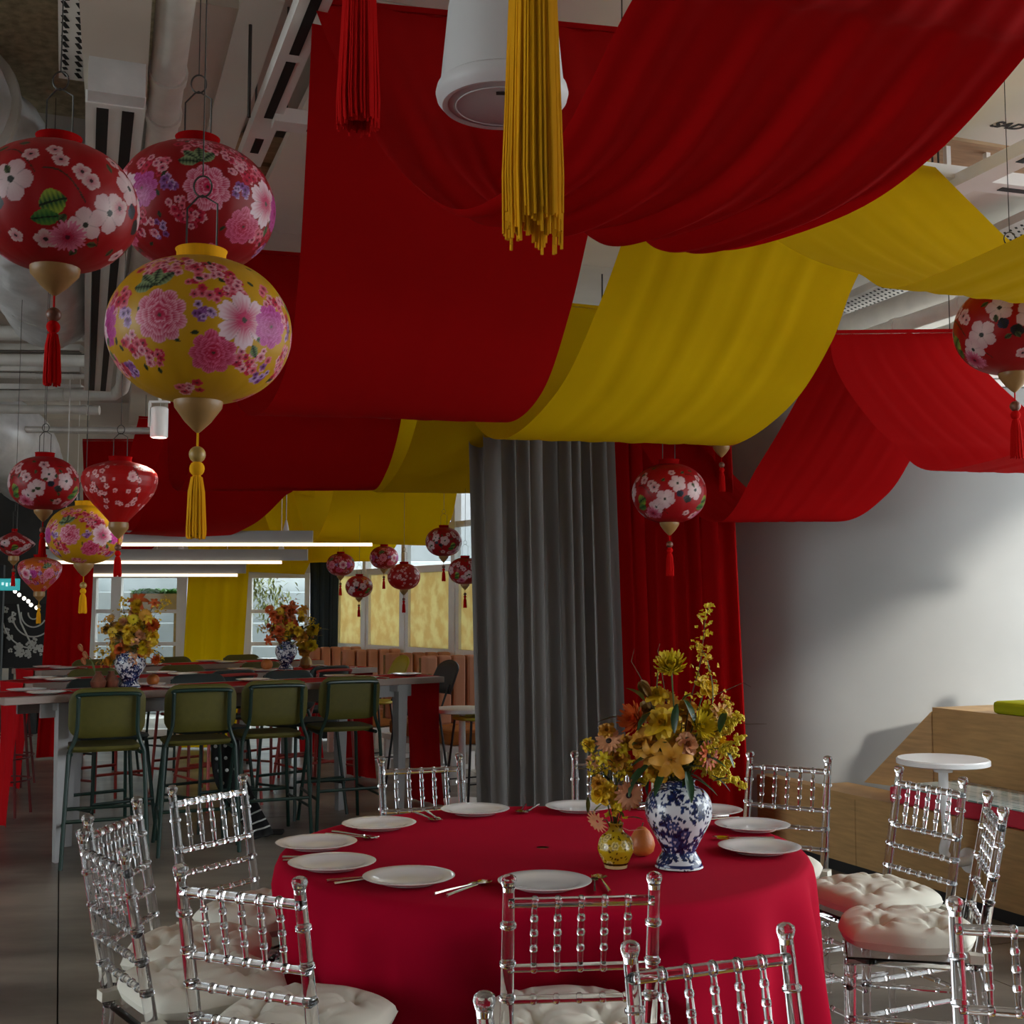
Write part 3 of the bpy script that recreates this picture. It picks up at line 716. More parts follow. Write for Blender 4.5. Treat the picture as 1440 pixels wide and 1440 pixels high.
drape('yellow drape sagging over the left edge of the grey curtain', [b2L, at(600, 540, 8.1), at(575, 630, 8.6), at(550, 676, 8.9), at(528, 692, 9.2), at(505, 660, 9.7), b3L],
      [b2R, at(830, 560, 8.6), at(800, 622, 8.9), at(765, 668, 9.2), at(716, 694, 9.5), at(695, 650, 10.0), b3R], 'yellow_fabric', GB, rip=.003, seed=2.2)
b4L, b4R = at(400, 640, 13.2), at(560, 650, 13.6)
drape('yellow drape sagging before the cream screens', [b3L, at(474, 650, 10.9), at(462, 720, 11.3), at(438, 762, 11.7), at(420, 720, 12.3), b4L],
      [b3R, at(648, 670, 11.3), at(632, 735, 11.7), at(598, 767, 12.1), at(575, 720, 12.7), b4R], 'yellow_fabric', GB, rip=.003, seed=3.2)
b5L, b5R = at(318, 692, 14.6), at(500, 700, 14.4)
drape('low yellow drape above the window by the slate curtain', [b4L, at(420, 720, 12.9), at(415, 765, 13.1), at(400, 792, 13.2), at(370, 770, 13.4), at(350, 720, 13.8)],
      [b4R, at(562, 745, 13.2), at(552, 775, 13.3), at(536, 789, 13.4), at(500, 770, 13.6), at(470, 720, 13.9)], 'yellow_fabric', GB, rip=.003, seed=4.2, batten=(False, True))
drape('narrow yellow drape folding down toward the hanging yellow panel', [at(362, 640, 12.6), at(366, 700, 12.7), at(385, 760, 12.8), at(402, 800, 12.9)],
      [at(448, 640, 12.5), at(442, 700, 12.6), at(432, 770, 12.7), at(424, 802, 12.8)], 'yellow_fabric', GB, rip=.003, seed=4.9, batten=(True, False))
drape('lowest yellow drape above the hanging yellow panel', [at(255, 690, 13.4), at(262, 750, 13.5), at(268, 800, 13.7)], [at(455, 690, 13.5), at(448, 760, 13.6), at(428, 808, 13.8)], 'yellow_fabric', GB, rip=.003, seed=5.5, batten=(True, False))
# red drapes by the column
c1L, c1R = at(1166, 470, 6.75), at(1346, 468, 7.05)
drape('red drape falling to the right in front of the column', [c1L, at(1174, 515, 6.6), at(1205, 568, 6.45), at(1255, 622, 6.3), at(1340, 660, 6.1), Vector((2.95, 5.1, 2.5)), Vector((3.2, 4.3, 3.1))],
      [c1R, at(1378, 512, 6.9), at(1440, 572, 6.7), at(1520, 632, 6.5), at(1600, 668, 6.3), Vector((3.9, 5.4, 2.5)), Vector((4.2, 4.6, 3.1))], 'red_fabric', GC, rip=.003, seed=.3)
drape('red drape sweeping down to the left of the column', [c1L, at(1137, 530, 6.85), at(1105, 590, 6.95), at(1066, 655, 7.05), at(1015, 733, 7.15), at(955, 700, 7.35), at(885, 600, 7.55), at(870, 560, 7.6)],
      [c1R, at(1312, 580, 7.1), at(1281, 646, 7.14), at(1245, 698, 7.18), at(1185, 733, 7.22), at(1090, 715, 7.4), at(1010, 640, 7.6), at(985, 560, 7.7)], 'red_fabric', GC, rip=.003, seed=1.3, batten=(False, True))
# ------------------------------------------------------------------ hanging curtains
def curtain(name, label, path_b, path_t, z0, z1, m, pleats, amp, n=320, nz=26, cat='curtain', group=None, phase=0, wander=.15):
    Bc = catmull(path_b, n); Tc = catmull(path_t, n); rows = []
    for j in range(nz+1):
        t = j/nz; row = []
        for i in range(n+1):
            u = i/n; p = Bc[i].lerp(Tc[i], t)
            d = (Bc[-1]-Bc[0]); d.z = 0; d.normalize(); nn = Vector((d.y, -d.x, 0))
            uu = u + .012*math.sin(u*17+phase)+.02*math.sin(u*7.3+phase*2)*wander*3
            ph = uu*pleats*2*PI+phase
            a = amp*(.7+.3*math.sin(u*23+phase*3))*(.85+.25*(1-t))
            s = math.sin(ph + .5*math.sin(t*2+u*9)*wander*3)
            off = nn*(a*(s+.25*math.sin(2*ph+1))) + d*(amp*.35*math.cos(ph))
            row.append(Vector((p.x, p.y, z0+(z1-z0)*t))+off)
        rows.append(row)
    o = thing(name, label, cat, (path_b[0][0], path_b[0][1], 0), 0, group); l = o.location.copy()
    obj('fabric', MB().grid([[p-l for p in r] for r in rows]), m, o)
    return o, l
def gx(px, Y): return Vector(((px-720)/FPX*Y, Y, 0))
o, l = curtain('grey_curtain', 'long pleated grey curtain hanging beside the red curtain', [gx(678, 8.7), gx(780, 8.5), gx(890, 8.2)], [gx(660, 8.7), gx(770, 8.5), gx(866, 8.2)], .02, 3.4, 'grey_curtain_fabric', 11, .075, phase=.6)
obj('heading_rail', MB().beam(gx(655, 8.7)-l+Vector((0, 0, 3.42)), gx(872, 8.2)-l+Vector((0, 0, 3.42)), .05, .05), 'white_paint', o, False)
for t in (.1, .9):
    c = gx(655, 8.7).lerp(gx(872, 8.2), t)-l; obj('hanger', MB().tube([c+Vector((0, 0, 3.44)), c+Vector((0, 0, 4.0))], .006, 6), 'wire', o)
o, l = curtain('red_curtain', 'red curtain hanging in front of the concrete column', [gx(886, 8.05), gx(960, 7.75), gx(1052, 7.45)], [gx(868, 8.05), gx(945, 7.75), gx(1030, 7.45)], .02, 2.75, 'red_fabric', 8, .05, phase=2.0)
obj('heading_rail', MB().beam(gx(866, 8.05)-l+Vector((0, 0, 2.77)), gx(1032, 7.45)-l+Vector((0, 0, 2.77)), .04, .04), 'white_paint', o, False)
for t in (.1, .9):
    c = gx(866, 8.05).lerp(gx(1032, 7.45), t)-l; obj('hanger', MB().tube([c+Vector((0, 0, 2.78)), c+Vector((0, 0, 4.0))], .005, 6), 'wire', o)
o, l = curtain('slate_curtain', 'dark slate curtain beside the far window and the cream screens', [gx(440, 14.2), gx(474, 14.0)], [gx(436, 14.2), gx(476, 14.0)], .02, 2.6, 'slate_curtain_fabric', 6, .035, n=120, nz=8)
obj('heading_rail', MB().beam(gx(434, 14.2)-l+Vector((0, 0, 2.62)), gx(478, 14.0)-l+Vector((0, 0, 2.62)), .04, .04), 'white_paint', o, False)
o, l = curtain('hanging_panel', 'red cloth panel hanging to the floor beside the far windows', [gx(58, 12.3), gx(126, 12.5)], [gx(68, 12.3), gx(131, 12.5)], .02, 1.98, 'red_fabric', 3, .02, n=90, nz=10, cat='cloth panel')
obj('rail', MB().beam(gx(64, 12.3)-l+Vector((0, 0, 1.99)), gx(133, 12.5)-l+Vector((0, 0, 1.99)), .03, .03), 'white_paint', o, False)
o, l = curtain('hanging_panel', 'yellow cloth panel hanging before the far windows', [gx(256, 13.2), gx(338, 13.2)], [gx(266, 13.2), gx(351, 13.2)], .02, 2.2, 'yellow_fabric', 3, .018, n=90, nz=10, cat='cloth panel')
obj('rail', MB().beam(gx(262, 13.2)-l+Vector((0, 0, 2.21)), gx(355, 13.2)-l+Vector((0, 0, 2.21)), .03, .03), 'white_paint', o, False)
# ------------------------------------------------------------------ lamps and speaker
def linear_pendant(label, px0, px1, py, Y, pb0, pb1):
    z = CH+(855-py)/FPX*Y; x0, x1 = wx(px0, Y), wx(px1, Y)
    o = thing('linear_pendant', label, 'pendant lamp', ((x0+x1)/2, Y, z), 0, 'linear pendant lamps'); h = (x1-x0)/2
    obj('light_bar', MB().box((0, 0, 0), (2*h, .035, .03)), 'lamp_white', o, False)
    b0, b1 = wx(pb0, Y)-(x0+x1)/2, wx(pb1, Y)-(x0+x1)/2
    obj('baffle', MB().box(((b0+b1)/2, .02, .075), (b1-b0, .05, .11)), 'grey_leg', o, False)
    for t in (.08, .52, .9):
        x = lerp(b0, b1, t)
        obj('cable', MB().tube([(x, .02, .13), (x, .02, 4.0-z)], .004, 5), 'white_paint', o)
        obj('cable_cone', MB().lathe([(.030, .13), (.022, .17), (.008, .23)], 12, (x, .02, 0)), 'white_paint', o)
linear_pendant('long white linear pendant lamp, highest of the row over the tables', 60, 523, 766, 11.3, 60, 439)
linear_pendant('long white linear pendant lamp, middle of the row over the tables', 40, 396, 791, 12.0, 60, 432)
linear_pendant('long white linear pendant lamp, lowest of the row over the tables', 76, 334, 809, 12.75, 84, 345)
def spot(label, px, py, Y, s=1):
    o = thing('track_spotlight', label, 'spotlight', at(px, py, Y)); t = 4.0-o.location.z
    obj('can', MB().lathe([(.052*s, -.10*s), (.056*s, -.095*s), (.056*s, .09*s), (.045*s, .10*s)], 24), 'white_paint', o)
    obj('lens', MB().lathe([(.001, -.098*s), (.046*s, -.1005*s)], 24), 'spot_lens', o)
    obj('yoke', MB().box((-.064*s, 0, .05*s), (.012*s, .03*s, .16*s)).box((0, 0, .135*s), (.13*s, .03*s, .012*s)), 'white_paint', o, False)
    obj('stem', MB().tube([(0, 0, .14*s), (0, 0, t)], .012*s, 8), 'white_paint', o)
    ld = bpy.data.lights.new('spot_lamp', 'SPOT'); ld.energy = 10; ld.spot_size = R(115); ld.spot_blend = .5; ld.color = (1, .9, .75); ld.shadow_soft_size = .04
    lo = bpy.data.objects.new('spot_lamp', ld); COL.objects.link(lo); lo.parent = o; lo.location = (0, 0, -.13*s)
spot('white track spotlight hanging behind the big yellow lantern', 224, 594, 5.3, .68)
# pendant speaker
SP = at(706, 150, 3.25)
sp = thing('pendant_speaker', 'white bell-shaped pendant speaker inside the red drape', 'speaker', SP)
obj('body', MB().lathe([(.174, .015), (.180, .03), (.180, .052), (.172, .058), (.168, .09), (.150, .28), (.128, .40), (.095, .47), (.03, .49)], 64, caps=False), 'speaker_white', sp)
obj('rim', MB().lathe([(.150, .004), (.165, 0), (.180, .018), (.184, .035), (.180, .052)], 64, caps=False), 'speaker_white', sp)
obj('grille', MB().lathe([(.001, -.006), (.10, -.003), (.152, .006)], 64, caps=False), 'speaker_grille', sp)
obj('grille_ring', MB().tube([(.128*math.cos(a), .128*math.sin(a), -.001) for a in [k*2*PI/64 for k in range(64)]], .0018, 6, closed=True), 'speaker_white', sp)
obj('badge', MB().box((0, -.10, -.006), (.03, .012, .004)), 'ink', sp, False)
obj('cable', MB().tube([(0, 0, .48), (0, 0, 4.0-SP.z)], .006, 8), 'wire', sp)
# ================================================================== paper and silk lanterns
def lin(c): return np.array([((x/255)/12.92 if x/255 <= .04045 else ((x/255+.055)/1.055)**2.4) for x in c])
class Painter:
    def __init__(s, TH_, S_, R_, bg):
        s.t = TH_; s.s = S_; s.r = R_; s.c = np.tile(lin(bg), (len(TH_), 1)); s.rs = np.random.RandomState(3)
        s.n = int(np.argmax(S_ > S_[0])) if (S_ > S_[0]).any() else len(S_)
        s.rows = S_[::s.n]
    def local(s, th, v, reach):
        i0 = max(0, int(np.searchsorted(s.rows, v-reach))-1)*s.n; i1 = min(len(s.rows), int(np.searchsorted(s.rows, v+reach))+1)*s.n
        s.sl = slice(i0, i1)
        d = (s.t[s.sl]-th+PI) % (2*PI)-PI
        return d*s.r[s.sl], s.s[s.sl]-v
    def put(s, m, col):
        view = s.c[s.sl]; col = np.asarray(col)
        view[m] = col if col.ndim == 1 else col[m]
    def disc_flower(s, th, v, R0, n=5, tip=(235, 200, 205), mid=(225, 90, 130), eye=(60, 50, 30), rot=0, ragged=.12, eye_r=.14):
        x, y = s.local(th, v, R0*1.1); rho = np.hypot(x, y)/R0; a = np.arctan2(y, x)+rot
        edge = .72+.28*np.abs(np.cos(a*n/2))**.7 + ragged*np.sin(a*n*3+1.3)*.4
        m = rho < edge; k = np.clip((rho/edge), 0, 1); streak = .5+.5*np.sin(a*n*5)
        w = np.clip((k-.25)/.6+.25*(streak-.5), 0, 1)
        col = lin(mid)[None, :]*(1-w[:, None])+lin(tip)[None, :]*w[:, None]
        gap = np.abs(np.cos(a*n/2)) < .10
        col = np.where((gap & (k > .25))[:, None], col*.55+lin(mid)*.2, col)
        s.put(m, col)
        if eye_r: s.put(rho < eye_r, lin(eye))
    def peony(s, th, v, R0, tip=(240, 205, 215), mid=(205, 35, 90), deep=(150, 10, 50), rot=0):
        for ring, (rr, n) in enumerate(((1.0, 9), (.74, 8), (.5, 6), (.28, 5))):
            x, y = s.local(th, v, R0*rr*1.1); rho = np.hypot(x, y)/(R0*rr); a = np.arctan2(y, x)+rot+ring*.6
            edge = .80+.20*np.abs(np.cos(a*n/2))**.6
            m = rho < edge; k = np.clip(rho/edge, 0, 1)
            w = np.clip((k-.62)*2.3+.30*np.sin(a*n*6), 0, 1)**1.2
            col = lin(mid)[None, :]*(1-w[:, None])+lin(tip)[None, :]*w[:, None]
            dark = np.clip(1-(k/.45), 0, 1)*.85
            s.put(m, col*(1-dark[:, None])+lin(deep)[None, :]*dark[:, None])
        x, y = s.local(th, v, R0*.1); s.put(np.hypot(x, y) < R0*.07, lin((70, 40, 30)))
    def leaf(s, th, v, L, w, ang, col=(40, 75, 35), col2=(110, 130, 60)):
        x, y = s.local(th, v, L*1.05); ca, sa = math.cos(ang), math.sin(ang)
        p = (x*ca+y*sa)/L; q = (-x*sa+y*ca)/w
        m = (p > 0) & (p < 1) & (np.abs(q) < np.sin(PI*np.clip(p, 0, 1))**.8)
        k = np.clip(np.abs(q)*1.2+.3*np.sin(p*40), 0, 1)
        s.put(m, lin(col)[None, :]*(1-k[:, None])+lin(col2)[None, :]*k[:, None])
        s.put(m & (np.abs(q) < .08), lin((20, 30, 15)))
    def cluster(s, th, v, spread, n, r, tips, mids):
        for _ in range(n):
            a = s.rs.rand()*2*PI; d = spread*math.sqrt(s.rs.rand()); i = s.rs.randint(len(tips))
            s.disc_flower(th+d*math.cos(a)/max(.25, s._r(v)), v+d*math.sin(a), r*(.75+.5*s.rs.rand()), 5, tips[i], mids[i], (60, 20, 30), s.rs.rand()*6, eye_r=.2)
    def _r(s, v): return float(s.r[min(len(s.rows)-1, int(np.searchsorted(s.rows, v)))*s.n])
    def band(s, m, col): s.c[m] = col
    def stem(s, th0, v0, th1, v1, w, col=(40, 45, 25), bend=.15):
        N = 40
        for k in range(N):
            t = k/(N-1); th = th0+(th1-th0)*t; v = v0+(v1-v0)*t+bend*math.sin(PI*t)
            x, y = s.local(th, v, w*1.2); s.put(np.hypot(x, y) < w, lin(col))
def globe_profile(kind, n):
    out = []
    for i in range(n+1):
        t = i/n
        if kind == 'globe': a = -PI/2*.90+t*(PI/2*.90+PI/2*.86); r = max(.12, math.cos(a))**.86; z = math.sin(a)*.80
        elif kind == 'pear':          # wide shoulders, tapering to the foot
            z = -1.0+1.75*t; r = float(np.interp(t, (0, .1, .2, .3, .4, .5, .6, .68, .75, .82, .88, .93, .97, 1), (.15, .29, .45, .62, .77, .89, .965, .995, 1, .965, .87, .70, .48, .30)))
        else:                          # spinning top
            z = -.78+1.38*t; r = max(.14, 1-abs((t-.55)/(.55 if t < .55 else .47))**1.35)
        out.append((r, z))
    return out
FRONT = -PI/2
def lantern_mesh(style, kind, hi):
    n, m = (420, 200) if hi else (200, 96)
    prof = globe_profile(kind, m)
    V, F, T, S, RR = lathe_np(prof, n, crease=.012, ncre=12)
    bg = {'red_white': (158, 8, 18), 'red_pink': (150, 6, 16), 'yellow': (196, 146, 10), 'red_small': (170, 14, 14), 'dark_white': (158, 8, 18), 'amber': (190, 90, 20), 'red_ochre': (160, 5, 12)}[style]
    P = Painter(T, S, RR, bg); f = FRONT; tot = S.max(); mid = tot*.5
    rs = np.random.RandomState({'red_white': 1, 'red_pink': 2, 'yellow': 3, 'red_small': 4, 'dark_white': 5, 'amber': 6, 'red_ochre': 8}[style]); P.rs = rs
    if style in ('yellow', 'red_pink', 'amber'):
        pk = [(225, 120, 140), (205, 40, 75), (228, 170, 180)]; md = [(180, 15, 50), (160, 8, 40), (190, 40, 85)]
        vi = [(205, 165, 210), (150, 90, 160)]; vm = [(80, 30, 105), (95, 25, 95)]
        for rep in range(3):
            o = f+rep*2*PI/3
            P.cluster(o+.36, mid+.42, .27, 40, .052, pk, md)
            P.cluster(o-.42, mid+.66, .20, 22, .05, pk, md)
            P.cluster(o-.72, mid+.20, .15, 14, .058, pk, md)
            P.cluster(o-.36, mid-.42, .15, 14, .055, pk, md)
            P.cluster(o+.28, mid+.0, .11, 12, .042, vi, vm)
            P.cluster(o-.62, mid+.0, .09, 8, .05, vi, vm)
            P.cluster(o+.0, mid-.92, .16, 12, .055, pk, md)
            P.cluster(o+1.05, mid-.45, .16, 12, .05, pk, md)
            P.cluster(o+1.1, mid+.3, .12, 10, .05, pk, md)
            P.cluster(o+.62, mid+.30, .16, 18, .05, pk, md); P.cluster(o-.05, mid+.62, .18, 18, .048, pk, md); P.cluster(o-.55, mid-.28, .14, 12, .05, pk, md); P.cluster(o+.80, mid-.45, .12, 10, .05, pk, md); P.cluster(o-.85, mid-.55, .12, 10, .05, vi, vm)
            for q in range(14):
                P.leaf(o+rs.uniform(-1, 1), mid+rs.uniform(-.8, .8), .09, .024, rs.rand()*6, (25, 30, 18), (60, 70, 35))
            for a_ in (.7, 1.5, 2.3, 3.0): P.leaf(o-.26, mid+.30, .26, .075, a_+.1, (28, 48, 32), (140, 160, 115))
            P.peony(o-.16, mid-.02, .29, (236, 170, 192), (196, 24, 76), rot=.3)
            P.peony(o+.42, mid-.40, .25, (226, 110, 150), (180, 10, 58), (120, 5, 35), rot=1)
            P.disc_flower(o+.72, mid-.02, .30, 6, (236, 205, 215), (200, 45, 95), (70, 50, 40), .4, eye_r=.10)
            P.peony(o-1.0, mid-.02, .24, (205, 90, 170), (165, 15, 110), rot=2)
            P.leaf(o+.86, mid-.26, .16, .05, -.9, (30, 50, 30), (120, 140, 90)); P.leaf(o+.9, mid-.2, .14, .045, .3, (30, 50, 30), (120, 140, 90))
    elif style in ('red_white', 'dark_white', 'red_ochre'):
        for rep in range(3):
            o = f+rep*2*PI/3
            for (dt, dv, w_) in ((-.5, .5, .010), (.1, .2, .012), (.5, -.3, .010)): P.stem(o+dt, mid+dv, o+dt+.5, mid+dv-.35, w_, (60, 40, 25), .12)
            P.leaf(o+.05, mid-.26, .34, .15, .35, (25, 75, 40), (150, 170, 60)); P.leaf(o-.08, mid-.42, .36, .10, .15, (30, 90, 45), (90, 130, 50))
            for dt, dv, r_ in ((-.28, .05, .27), (-.80, .22, .24), (.95, -.20, .26), (.66, -.42, .22)):
                P.disc_flower(o+dt, mid+dv, r_, 5, (214, 176, 180), (222, 196, 196), (50, 55, 50), rs.rand()*6, ragged=.05, eye_r=.16)
            if style == 'red_ochre':
                P.disc_flower(o+.05, mid+.52, .34, 6, (205, 110, 45), (190, 90, 30), (90, 20, 10), .5, eye_r=.1)
            P.leaf(o-.7, mid-.15, .2, .1, 2.0, (10, 12, 30), (30, 30, 60)); P.leaf(o-.55, mid-.30, .22, .12, 1.3, (15, 12, 14), (40, 35, 40))
            for dt, dv in ((.22, .50), (.30, .34), (.55, .22), (.66, .12), (-.08, .40), (-.95, .55), (-1.0, -.1), (-.4, -.62), (.1, -.68)):
                P.disc_flower(o+dt, mid+dv, rs.uniform(.09, .16), 5, (215, 180, 180), (200, 120, 130), (50, 30, 30), rs.rand()*6, ragged=.05, eye_r=.2)
            for q in range(7): P.leaf(o+rs.uniform(-1, 1), mid+rs.uniform(-.8, .7), .14, .045, rs.rand()*6, (25, 35, 20), (90, 100, 60))
            P.disc_flower(o+.45, mid-.62, .22, 8, (215, 120, 150), (170, 20, 60), (80, 10, 30), .3, ragged=.3)
    else:
        for rep in range(3):
            o = f+rep*2*PI/3
            P.stem(o+.3, mid+.6, o+.55, mid-.4, .016, (60, 25, 20), .1); P.stem(o-.9, mid+.2, o-.55, mid-.4, .016, (60, 25, 20), .1)
            for q in range(40):
                dt = rs.normal(.3, .35) if q % 2 else rs.normal(-.7, .22); P.disc_flower(o+dt, mid+rs.uniform(-.65, .75), rs.uniform(.035, .085), 5, (230, 190, 190), (210, 110, 120), (90, 20, 20), rs.rand()*6, eye_r=.2)
            P.disc_flower(o+.25, mid+.3, .14, 5, (235, 200, 200), (220, 140, 150), (120, 40, 40), .2)
    return np_mesh('lantern_shade_'+style, V, F, P.c, 'lantern_silk')
LM = {}
def tassel_mb(L, w, strands=26, seed=0, ragged=.0):
    rr = random.Random(seed); mb = MB()
    mb.ball((0, 0, -w*.45), w*.5, 12, 8)
    mb.lathe([(w*.20, -w*.8), (w*.34, -w*1.05), (w*.44, -w*1.7), (w*.50, -L*.55), (w*.55, -L*.96), (w*.40, -L*.97)], 14)
    for k in range(strands):
        a = 2*PI*k/strands+rr.uniform(-.1, .1); e = rr.uniform(.50, .62 if strands < 40 else .66)*w; l = L*(1+rr.uniform(-.02, .03)+(ragged*rr.random() if rr.random() < .3 else 0))
        mb.tube([(w*.30*math.cos(a), w*.30*math.sin(a), -w*1.0), (w*.47*math.cos(a), w*.47*math.sin(a), -L*.4), (e*math.cos(a), e*math.sin(a), -L*.9), (e*.98*math.cos(a+.05), e*.98*math.sin(a+.05), -l)], w*(.075 if strands < 40 else .036), 5)
    return mb
TM = {}
GL = 'floral hanging lanterns'
def lantern(label, c, rad, style, kind='globe', hi=False, tassel='red', cap=1.0, tl=.30, rot=0, tilt=0, hook=True, ragged=0):
    key = (style, kind, hi)
    if key not in LM: LM[key] = lantern_mesh(style, kind, hi)
    o = thing('lantern', label, 'lantern', c, 0, GL); prof = globe_profile(kind, 20); zb, zt = prof[0][1]*rad, prof[-1][1]*rad
    s = link('shade', LM[key], o, (0, 0, 0), (0, tilt, rot)); s.scale = (rad,)*3
    rt = prof[-1][0]*rad
    ring_m = {'yellow': 'gold_thread', 'amber': 'red_fabric'}.get(style, 'red_fabric')
    obj('top_ring', MB().lathe([(rt*.98, zt-.012), (rt*1.0, zt+.02*rad/.2), (rt*1.05, zt+.026*rad/.2), (rt*.92, zt+.026*rad/.2), (rt*.90, zt-.01)], 32, caps=False), ring_m, o)
    hk = 1.0*rad/.2
    if hook:
        h0 = zt+.02; pts = [(-rt*.62, 0, h0-.02), (-rt*.62, 0, h0+.10*hk), (-.01, 0, h0+.125*hk), (.0, 0, h0+.13*hk), (rt*.62, 0, h0+.11*hk), (rt*.62, 0, h0-.02)]
        hoop = [(.020*hk*math.cos(a), 0, h0+.15*hk+.024*hk*math.sin(a)) for a in [k*2*PI/20 for k in range(20)]]
        obj('wire_hook', MB().tube(pts, .0022*hk, 6).tube(hoop, .0022*hk, 6, closed=True), 'wire', o)
        top = h0+.174*hk
    else: top = zt
    obj('cord', MB().tube([(0, 0, top), (0, 0, 4.0-c[2])], .0016, 5), 'wire', o)
    cw = .052*cap*rad/.2
    obj('bottom_cap', MB().lathe([(cw*.98, zb+.016), (cw*1.02, zb), (cw*.98, zb-.012), (cw*.80, zb-.026*rad/.2), (cw*.55, zb-.044*rad/.2), (cw*.2, zb-.062*rad/.2), (.003, zb-.068*rad/.2)], 24), 'gilt_wood', o)
    k = rad/.2; zc = zb-.066*k
    obj('cord_end', MB().tube([(0, 0, zc), (0, 0, zc-.035*k)], .0025*k, 6), 'red_thread' if tassel == 'red' else 'gold_thread', o)
    obj('bead', MB().ball((0, 0, zc-.05*k), .0185*k, 14, 10), 'bead_wood' if tassel == 'red' else 'bead_gold', o)
    tk = (round(tl, 3), ragged)
    if tk not in TM:
        TM[tk] = [tassel_mb(tl*.55, .034, 30 if tl < .45 else 120, 5, ragged).mesh('tassel', 'red_thread'), tassel_mb(tl*.55, .034, 30 if tl < .45 else 120, 5, ragged).mesh('tassel', 'gold_thread')]
    t = link('tassel', TM[tk][0 if tassel == 'red' else 1], o, (0, 0, zc-.066*k)); t.scale = (k, k, k)
    return o
lantern('big red lantern with large white blossoms and a green leaf', at(80, 292, 2.50), .168, 'red_white', hi=True, tassel='red', tl=.29, rot=.1, cap=1.15)
lantern('big red lantern with pink peony print behind the yellow one', at(276, 292, 2.95), .195, 'red_pink', hi=True, tassel='red', tl=.29, rot=.55)
lantern('big yellow lantern with pink peony print and gold tassel', at(281, 466, 2.42), .184, 'yellow', hi=True, tassel='gold', tl=.30, rot=.0)
lantern('red lantern with orange and white blossoms by the text panel', at(1424, 463, 4.3), .205, 'red_ochre', hi=True, tassel='red', tl=.30, rot=.2)
lantern('red lantern with white blossoms in front of the red curtain', at(941, 694, 6.95), .215, 'red_white', tassel='red', tl=.27, rot=.9)
lantern('red lantern mostly hidden behind the large yellow drape', at(1014, 593, 6.98), .185, 'red_white', tassel='red', tl=.27, rot=2.2)
lantern('red lantern with white blossoms beside the bright red heart-shaped one', at(62, 680, 5.6), .158, 'dark_white', kind='globe', tassel='red', tl=.25, rot=1.3)
lantern('bright red heart-shaped lantern with tiny blossoms', at(168, 688, 5.2), .160, 'red_small', kind='pear', tassel='red', tl=.25, rot=.4)
lantern('small yellow lantern with pink peonies below the heart-shaped one', at(119, 752, 5.5), .168, 'yellow', tassel='gold', tl=.24, rot=2.2)
lantern('small red spinning-top lantern over the teal sign', at(20, 764, 7.2), .118, 'dark_white', kind='top', tassel='red', tl=.26, rot=.2)
lantern('small amber lantern with red blossoms beside the red cloth panel', at(56, 806, 6.8), .118, 'amber', kind='pear', tassel='gold', tl=.26, rot=1.0)
lantern('small red lantern half hidden beside the slate curtain', at(479, 794, 12.4), .145, 'red_pink', tassel='red', tl=.26, rot=1.7)
lantern('small red lantern with pale blossoms hanging lowest before the cream screens', at(505, 825, 11.4), .130, 'red_ochre', tassel='red', tl=.26, rot=.7)
lantern('small red lantern half hidden by the yellow drape', at(540, 784, 12.6), .150, 'red_pink', tassel='red', tl=.26, rot=.2)
lantern('small bright red lantern before the cream screens', at(568, 811, 10.9), .148, 'red_small', tassel='red', tl=.26, rot=.7)
lantern('small red lantern highest before the cream screens', at(624, 762, 9.9), .150, 'dark_white', tassel='red', tl=.25, rot=.4)
lantern('small red lantern at the edge of the grey curtain', at(654, 803, 9.2), .128, 'dark_white', tassel='red', tl=.26, rot=1.4)
# two nearest lanterns: only their tassels hang into view
lantern('lantern hanging overhead whose thick gold tassel hangs before the speaker', Vector((.017, .94, 2.505)), .215, 'yellow', tassel='gold', tl=.62, ragged=.05)
lantern('lantern hanging overhead whose thick red tassel hangs beside the speaker', Vector((-.190, 1.45, 2.755)), .235, 'red_pink', tassel='red', tl=.46, ragged=.0)
# ================================================================== the round table
TCX, TCY, TR = .10, 3.99, .845
rt = thing('round_table', 'round banquet table under the crimson cloth', 'table', (TCX, TCY, 0))
obj('table_top', MB().lathe([(TR-.02, .715), (TR-.012, .72), (TR-.012, .738), (TR-.02, .742)], 64), 'plywood', rt)
obj('pedestal', MB().lathe([(.30, 0), (.28, .03), (.06, .06), (.06, .70), (.2, .715)], 32), 'black_metal', rt)
TZ = .7485
# ------------------------------------------------------------------ plates and cutlery
pm = MB().lathe([(.001, .004), (.062, .004), (.080, .0), (.084, .003), (.096, .010), (.128, .016), (.131, .0185), (.128, .0195), (.098, .0145), (.084, .009), (.03, .008), (.001, .008)], 56, caps=False).mesh('plate', 'china')
small_pm = MB().lathe([(.001, .003), (.075, .002), (.12, .014), (.122, .0165), (.118, .016), (.08, .006), (.001, .006)], 40, caps=False).mesh('bar_plate', 'china')
def fork_mesh():
    mb = MB()
    mb.tube([(0, -.10, .003), (0, -.04, .004), (0, .03, .0035), (0, .045, .004)], [.0050, .0040, .0026, .004], 6)
    mb.box((0, .055, .0045), (.020, .024, .0022), 0, .05)
    for k in (-1.5, -.5, .5, 1.5): mb.tube([(k*.0055, .065, .005), (k*.0055, .088, .0035), (k*.0055, .102, .006)], .0015, 5)
    return mb.mesh('fork', 'steel')
def spoon_mesh():
    mb = MB(); mb.tube([(0, -.10, .003), (0, -.04, .004), (0, .05, .004)], [.0050, .0040, .0026], 6)
    P = []
    for i in range(10):
        t = i/9; w = .021*math.sin(PI*min(.985, max(.06, t)))**.6
        P.append([Vector((w*u, .05+.058*t, .007-.006*(1-u*u)*math.sin(PI*t))) for u in (-1, -.6, -.2, .2, .6, 1)])
    mb.grid(P); return mb.mesh('spoon', 'steel')
fk, spn = fork_mesh(), spoon_mesh()
